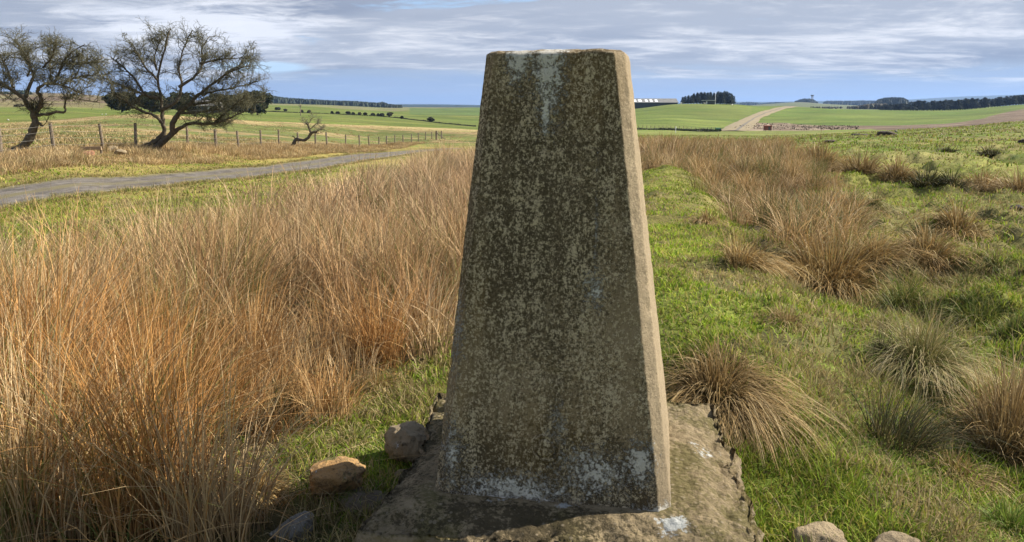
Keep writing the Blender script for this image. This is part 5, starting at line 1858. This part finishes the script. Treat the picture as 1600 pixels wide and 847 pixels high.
# short turf
TURF = np.array([(0.195, 0.29, 0.022), (0.24, 0.335, 0.030), (0.105, 0.18, 0.018), (0.30, 0.325, 0.045), (0.32, 0.27, 0.080)])
TURFD = np.array([(0.31, 0.245, 0.110), (0.25, 0.195, 0.085), (0.36, 0.29, 0.15)])
def turf(G, n, r0, r1, s0, s1, h, w, rows=3, mask=None, dry=.22, patch=0.8):
    # even per square metre of a wedge
    r = np.sqrt(RNG.uniform(r0 ** 2, r1 ** 2, n)); s = RNG.uniform(s0, s1, n)
    Y = r; X = s * Y
    keep = ~in_plinth(X, Y, .01)
    dr, _ = road_mask(X, Y); keep &= dr > 1.25
    if mask is not None: keep &= RNG.random(n) < mask(X, Y)
    X, Y = X[keep], Y[keep]; n = len(X)
    d1 = fbm(X * 1.4, Y * 1.4, octv=3, seed=221)
    d2 = fbm(X * 4, Y * 4, octv=2, seed=222)
    d3 = fbm(X * .3, Y * .3, octv=2, seed=223)
    bare = sstep(.28, .45, d2 + .4 * d1) * patch
    k = RNG.random(n) > bare
    X, Y, d1, d2, d3 = X[k], Y[k], d1[k], d2[k], d3[k]; n = len(X)
    pd = np.clip(dry - .02 + 1.2 * d1 + .5 * d3, .05, .85)
    isd = RNG.random(n) < pd
    ct = np.where(isd[:, None], TURFD[RNG.integers(0, 3, n)], TURF[RNG.integers(0, 5, n)] * (1 + .35 * d3)[:, None]) * RNG.uniform(.6, 1.4, (n, 1))
    bk = np.exp(-(bank_dx(X, Y) / .6) ** 2) * sstep(2.5, 4, Y) * sstep(17, 14, Y)
    ct = ct * (1 + .28 * bk)[:, None]
    cb = ct * .75 + np.array([.02, .016, .008])
    bk = np.exp(-(bank_dx(X, Y) / .55) ** 2) * sstep(2.5, 4, Y) * sstep(17, 14, Y)
    hh_ = h * (1 - .5 * bk) * RNG.uniform(.5, 1.3, n) * (1 + .9 * np.clip(d2, -.6, 1)) * (1 + .3 * isd)
    az = RNG.uniform(0, 6.283, n)
    lean = RNG.uniform(.25, .9, n)
    P = np.stack([X, Y, H(X, Y) - .006], 1)
    G.add(P, hh_, az, lean, w * RNG.uniform(.7, 1.3, n), rows, cb, ct)
G = Grass()
notlong = lambda X, Y: 1 - .85 * np.maximum(long_left(X, Y), .55 * long_right(X, Y))
turf(G, 140000, 1.3, 3.6, -.55, 1.4, .062, .0044, 4, notlong, dry=.30, patch=.62)
turf(G, 130000, 3.6, 7.5, -.2, 1.3, .070, .0072, 3, notlong)
turf(G, 70000, 3.4, 16, .05, .42, .055, .0085, 3, lambda X, Y: np.exp(-(bank_dx(X, Y) / .6) ** 2), dry=.12)
turf(G, 90000, 7.5, 16, -.95, 1.0, .075, .014, 3, notlong, dry=.15)
turf(G, 70000, 16, 42, -.8, 1.0, .085, .032, 3, notlong, dry=.15)
turf(G, 24000, 42, 110, .12, .95, .15, .09, 3, notlong)
o = G.build('short_turf', M_GRASS); tag(o, 'short green grazed turf of the pasture', 'grass', kind='stuff')


# ------------------------------------------------------------------ countable tussocks and rushes
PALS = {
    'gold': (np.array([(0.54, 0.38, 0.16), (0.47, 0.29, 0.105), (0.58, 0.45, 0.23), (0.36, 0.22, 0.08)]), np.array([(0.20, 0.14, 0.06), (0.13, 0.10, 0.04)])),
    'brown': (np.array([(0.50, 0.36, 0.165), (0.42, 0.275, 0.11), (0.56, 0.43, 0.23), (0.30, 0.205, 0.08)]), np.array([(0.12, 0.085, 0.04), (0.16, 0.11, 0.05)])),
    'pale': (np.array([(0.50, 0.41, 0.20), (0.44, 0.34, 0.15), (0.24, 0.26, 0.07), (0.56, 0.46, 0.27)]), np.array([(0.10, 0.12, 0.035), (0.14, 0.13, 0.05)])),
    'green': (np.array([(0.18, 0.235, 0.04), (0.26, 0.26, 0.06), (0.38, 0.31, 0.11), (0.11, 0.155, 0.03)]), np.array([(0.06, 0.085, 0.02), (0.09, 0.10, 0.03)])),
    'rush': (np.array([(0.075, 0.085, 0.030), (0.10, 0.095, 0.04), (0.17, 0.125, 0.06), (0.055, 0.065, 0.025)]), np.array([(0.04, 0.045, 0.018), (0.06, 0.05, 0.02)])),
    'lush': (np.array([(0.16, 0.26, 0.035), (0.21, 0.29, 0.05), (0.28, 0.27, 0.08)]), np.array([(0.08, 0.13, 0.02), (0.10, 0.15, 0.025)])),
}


def tussock(px, py, wpx, hpx, pal, n, label, name='grass_tussock', cat='tussock', upright=0.0, wind=(.10, -.05), bw=None):
    p = hit(px, py)
    n = int(n * 2.0)
    k = p.y / F
    Rr, Hh = wpx / 2 * k, hpx * k
    tipc, basec = PALS[pal]
    rr = np.random.default_rng(int(px * 7 + py))
    wind = (wind[0] + rr.normal(0, .10), wind[1] + rr.normal(0, .10))
    ra = rr.uniform(0, 6.283, n)
    q = np.sqrt(rr.random(n))
    r0 = q * Rr * .50
    X = p.x + r0 * np.cos(ra); Y = p.y + r0 * np.sin(ra)
    lob = fbm(np.cos(ra) * 1.6 + px, np.sin(ra) * 1.6 + py, octv=2, seed=77)
    Lb = .93 * np.hypot(Rr * .66, Hh) * rr.uniform(.45, 1.2, n) * (1 + .45 * lob)
    lean = np.clip((q ** 1.1 * (Rr * 1.0 / max(Hh, .02)) * (1 - .55 * upright)) + rr.normal(.10, .20, n), .04, 1.25)
    az = ra + rr.normal(0, .75, n)
    lx_, ly_ = lean * np.cos(az) + wind[0] * 2, lean * np.sin(az) + wind[1] * 2
    lean = np.clip(np.hypot(lx_, ly_), .03, 1.25); az = np.arctan2(ly_, lx_)
    th = rr.random(n) < .38
    Lb = np.where(th, Lb * rr.uniform(.3, .6, n), Lb); lean = np.where(th, rr.uniform(.5, 1.3, n), lean)
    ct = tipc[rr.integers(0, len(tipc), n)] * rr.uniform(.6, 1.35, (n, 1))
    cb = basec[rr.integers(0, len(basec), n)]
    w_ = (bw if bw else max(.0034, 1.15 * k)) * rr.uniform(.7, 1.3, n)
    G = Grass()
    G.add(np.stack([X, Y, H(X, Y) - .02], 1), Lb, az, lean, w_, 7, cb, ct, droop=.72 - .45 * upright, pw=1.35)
    o = G.build(name, M_STRAW, tuple(p))
    return tag(o, label, cat)


TS = [
    (1125, 622, 225, 78, 'brown', 1700, 'large brown tussock overhanging the back right corner of the plinth'),
    (1165, 418, 112, 66, 'gold', 620, 'round golden tussock on the right side of the turf bank'),
    (1290, 448, 175, 108, 'gold', 900, 'widest golden tussock, shaggy, in the ditch right of the turf bank'),
    (1372, 404, 100, 58, 'gold', 460, 'small brown tussock between the shaggy golden one and the orange one'),
    (1452, 398, 108, 56, 'gold', 480, 'low orange tinted tussock on the bright pasture'),
    (1492, 365, 104, 46, 'gold', 440, 'golden tussock farthest back of the pair on the bright pasture'),
    (1415, 474, 112, 60, 'green', 420, 'dark green tussock beside the shaggy golden one'),
    (1448, 566, 195, 92, 'pale', 950, 'big pale tussock with green sides above the dark rushes'),
    (1582, 690, 210, 165, 'brown', 1300, 'tallest brown tussock leaning in at the right edge'),
    (1528, 502, 120, 54, 'green', 420, 'flat green tussock right of the big pale one'),
    (1584, 530, 100, 50, 'green', 340, 'green tussock at the right edge above the tall brown one'),
    (1560, 416, 70, 26, 'green', 260, 'low green hummock of grass at the right below the molehill'),
    (1515, 448, 76, 28, 'green', 260, 'low green tussock behind the flat green one'),
    (1225, 505, 90, 40, 'brown', 360, 'dull brown tussock halfway down the side of the turf bank'),
    (1240, 290, 66, 40, 'brown', 420, 'brown tussock at the foot of the far dry grass'),
    (1250, 676, 62, 30, 'green', 240, 'small dull tussock in the short turf right of the plinth'),
    (1590, 830, 150, 72, 'lush', 620, 'bright green grassy hummock in the bottom right corner'),
    (1590, 758, 70, 44, 'lush', 300, 'lush green tuft under the tall brown tussock'),
    (1375, 322, 66, 26, 'pale', 260, 'pale flattened tussock on the grass before the brown rushes'),
    (1330, 345, 78, 36, 'brown', 300, 'brown tussock behind the shaggy golden one'),
    (1388, 512, 80, 40, 'pale', 320, 'pale straggly tussock between the dark green and the big pale one'),
    (1105, 345, 60, 24, 'gold', 260, 'small golden tuft near the crest of the turf bank'),
    (1500, 742, 120, 50, 'brown', 420, 'flattened brown tuft between the dark rushes and the tall brown tussock'),
    (412, 772, 92, 66, 'gold', 420, 'small straw tuft at the foot of the tall dry grass near the orange stone'),
    (598, 612, 80, 52, 'gold', 300, 'pale straw tuft left of the pillar above the boulder'),
    (440, 655, 70, 90, 'rush', 260, 'dark green rush tuft in a gap in the tall dry grass'),
    (548, 690, 100, 42, 'pale', 300, 'drooping straw and green tuft behind the orange stone'),
]
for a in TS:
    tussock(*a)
RS = [
    (1405, 690, 190, 130, 'rush', 260, 'large dark rush clump fanning out at lower right'),
    (1375, 560, 60, 66, 'rush', 130, 'thin dark rushes behind the large rush clump'),
    (1345, 270, 92, 32, 'brown', 420, 'brown rush clump at the left end of the middle rush line'),
    (1402, 278, 84, 26, 'brown', 360, 'short brown rushes second from left in the middle rush line'),
    (1446, 288, 76, 26, 'rush', 300, 'dark rushes at the centre of the middle rush line'),
    (1490, 291, 60, 24, 'rush', 240, 'dark rushes just right of the line centre'),
    (1535, 295, 86, 28, 'brown', 380, 'brown rushes toward the right of the middle rush line'),
    (1590, 302, 90, 34, 'brown', 420, 'brown rush clump at the right end of the middle rush line'),
    (1288, 264, 84, 40, 'brown', 420, 'tall brown rushes joining the dry grass and the rush line'),
    (1480, 237, 40, 8, 'rush', 140, 'faint dark rushes far out on the pasture'),
    (1545, 241, 52, 9, 'rush', 160, 'faint dark rushes far right beyond the rush line'),
]
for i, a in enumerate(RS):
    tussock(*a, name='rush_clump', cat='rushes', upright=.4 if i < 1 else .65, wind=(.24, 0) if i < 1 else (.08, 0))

# uncounted small tufts all over the near pasture
G = Grass()
X, Y = [], []
for d, y0, y1 in ((.55, 2.6, 9), (1.0, 9, 24), (1.35, 24, 85)):
    a_, b_ = take(*jit_grid(.2, 60, y0, y1, d), lambda x, y: np.clip(.45 + .9 * fbm(x * .5, y * .5, octv=2, seed=231), 0, 1) * (bank_dx(x, y) > .5) * (px_of(x, y) > 1050), y0, y1, 0, 1.0)
    X.append(a_); Y.append(b_)
for Xs, Ys, nb, rad_, h_, w_, rows in zip(X, Y, (34, 24, 16), (.07, .13, .3), (.13, .17, .24), (.0055, .014, .04), (5, 4, 3)):
    k = RNG.random(len(Xs)) < .5
    clumps(G, Xs[k], Ys[k], nb, rad_, h_, w_, rows, pal=np.array([(0.30, 0.25, 0.11), (0.36, 0.28, 0.14), (0.22, 0.21, 0.07)]), spread=1.2, wind=(.1, 0), green=.6)
    clumps(G, Xs[~k], Ys[~k], nb, rad_, h_ * .8, w_, rows, pal=TURF * np.array([.55, .62, .8]), spread=1.3, wind=(.1, 0), green=.9)
o = G.build('small_tufts', M_STRAW); tag(o, 'small mixed grass tufts scattered over the right hand pasture', 'grass', kind='stuff')

# small dead conifers and brash on the clear felled ground
G = Grass()
n = 700
pxx = RNG.uniform(1150, 1345, n)
lo = lim(pxx, (1140, 266), (1200, 266), (1300, 236), (1365, 228)); hi = lim(pxx, (1140, 258), (1180, 330), (1230, 342), (1300, 300), (1400, 290))
Y = lo + RNG.random(n) * (hi - lo); X = (pxx - CX) / F / 1.0212 * Y
c = np.array([(0.19, 0.14, 0.09), (0.23, 0.175, 0.115), (0.14, 0.11, 0.07), (0.06, 0.065, 0.04)])[RNG.integers(0, 4, n)]
G.add(np.stack([X, Y, H(X, Y)], 1), RNG.uniform(.15, .7, n) ** 1.3, RNG.uniform(0, 6.28, n), RNG.uniform(.1, .8, n), RNG.uniform(.2, .6, n), 3, c * .55, c * .75)
o = G.build('brash', M_LEAF); tag(o, 'brown brash and stumps on the clear felled ground', 'brash', kind='stuff')

# ------------------------------------------------------------------ the air
hb = bpy.data.meshes.new('haze')
bm = bmesh.new()
bmesh.ops.create_cube(bm, size=1.0)
ZLO, ZHI = float(V_GROUND_MIN) - 1.0, float(V_GROUND_MAX) + 40.0
for v in bm.verts:
    v.co = Vector((v.co.x * 33000, v.co.y * 33000, ZLO if v.co.z < 0 else ZHI))
bm.to_mesh(hb); bm.free()
hz_o = bpy.data.objects.new('haze', hb); COL.objects.link(hz_o)
mh = bpy.data.materials.new('haze'); mh.use_nodes = True
nt = mh.node_tree; nt.nodes.clear()
oo = nt.nodes.new('ShaderNodeOutputMaterial')
pvn = nt.nodes.new('ShaderNodeVolumePrincipled')
pvn.inputs['Color'].default_value = (0.34, 0.54, 0.95, 1)
pvn.inputs['Density'].default_value = 7.5e-5
pvn.inputs['Anisotropy'].default_value = 0.2
L(nt, pvn.outputs[0], oo.inputs['Volume'])
hb.materials.append(mh)
tag(hz_o, 'thin bluish air over the far hills', 'haze', kind='stuff')
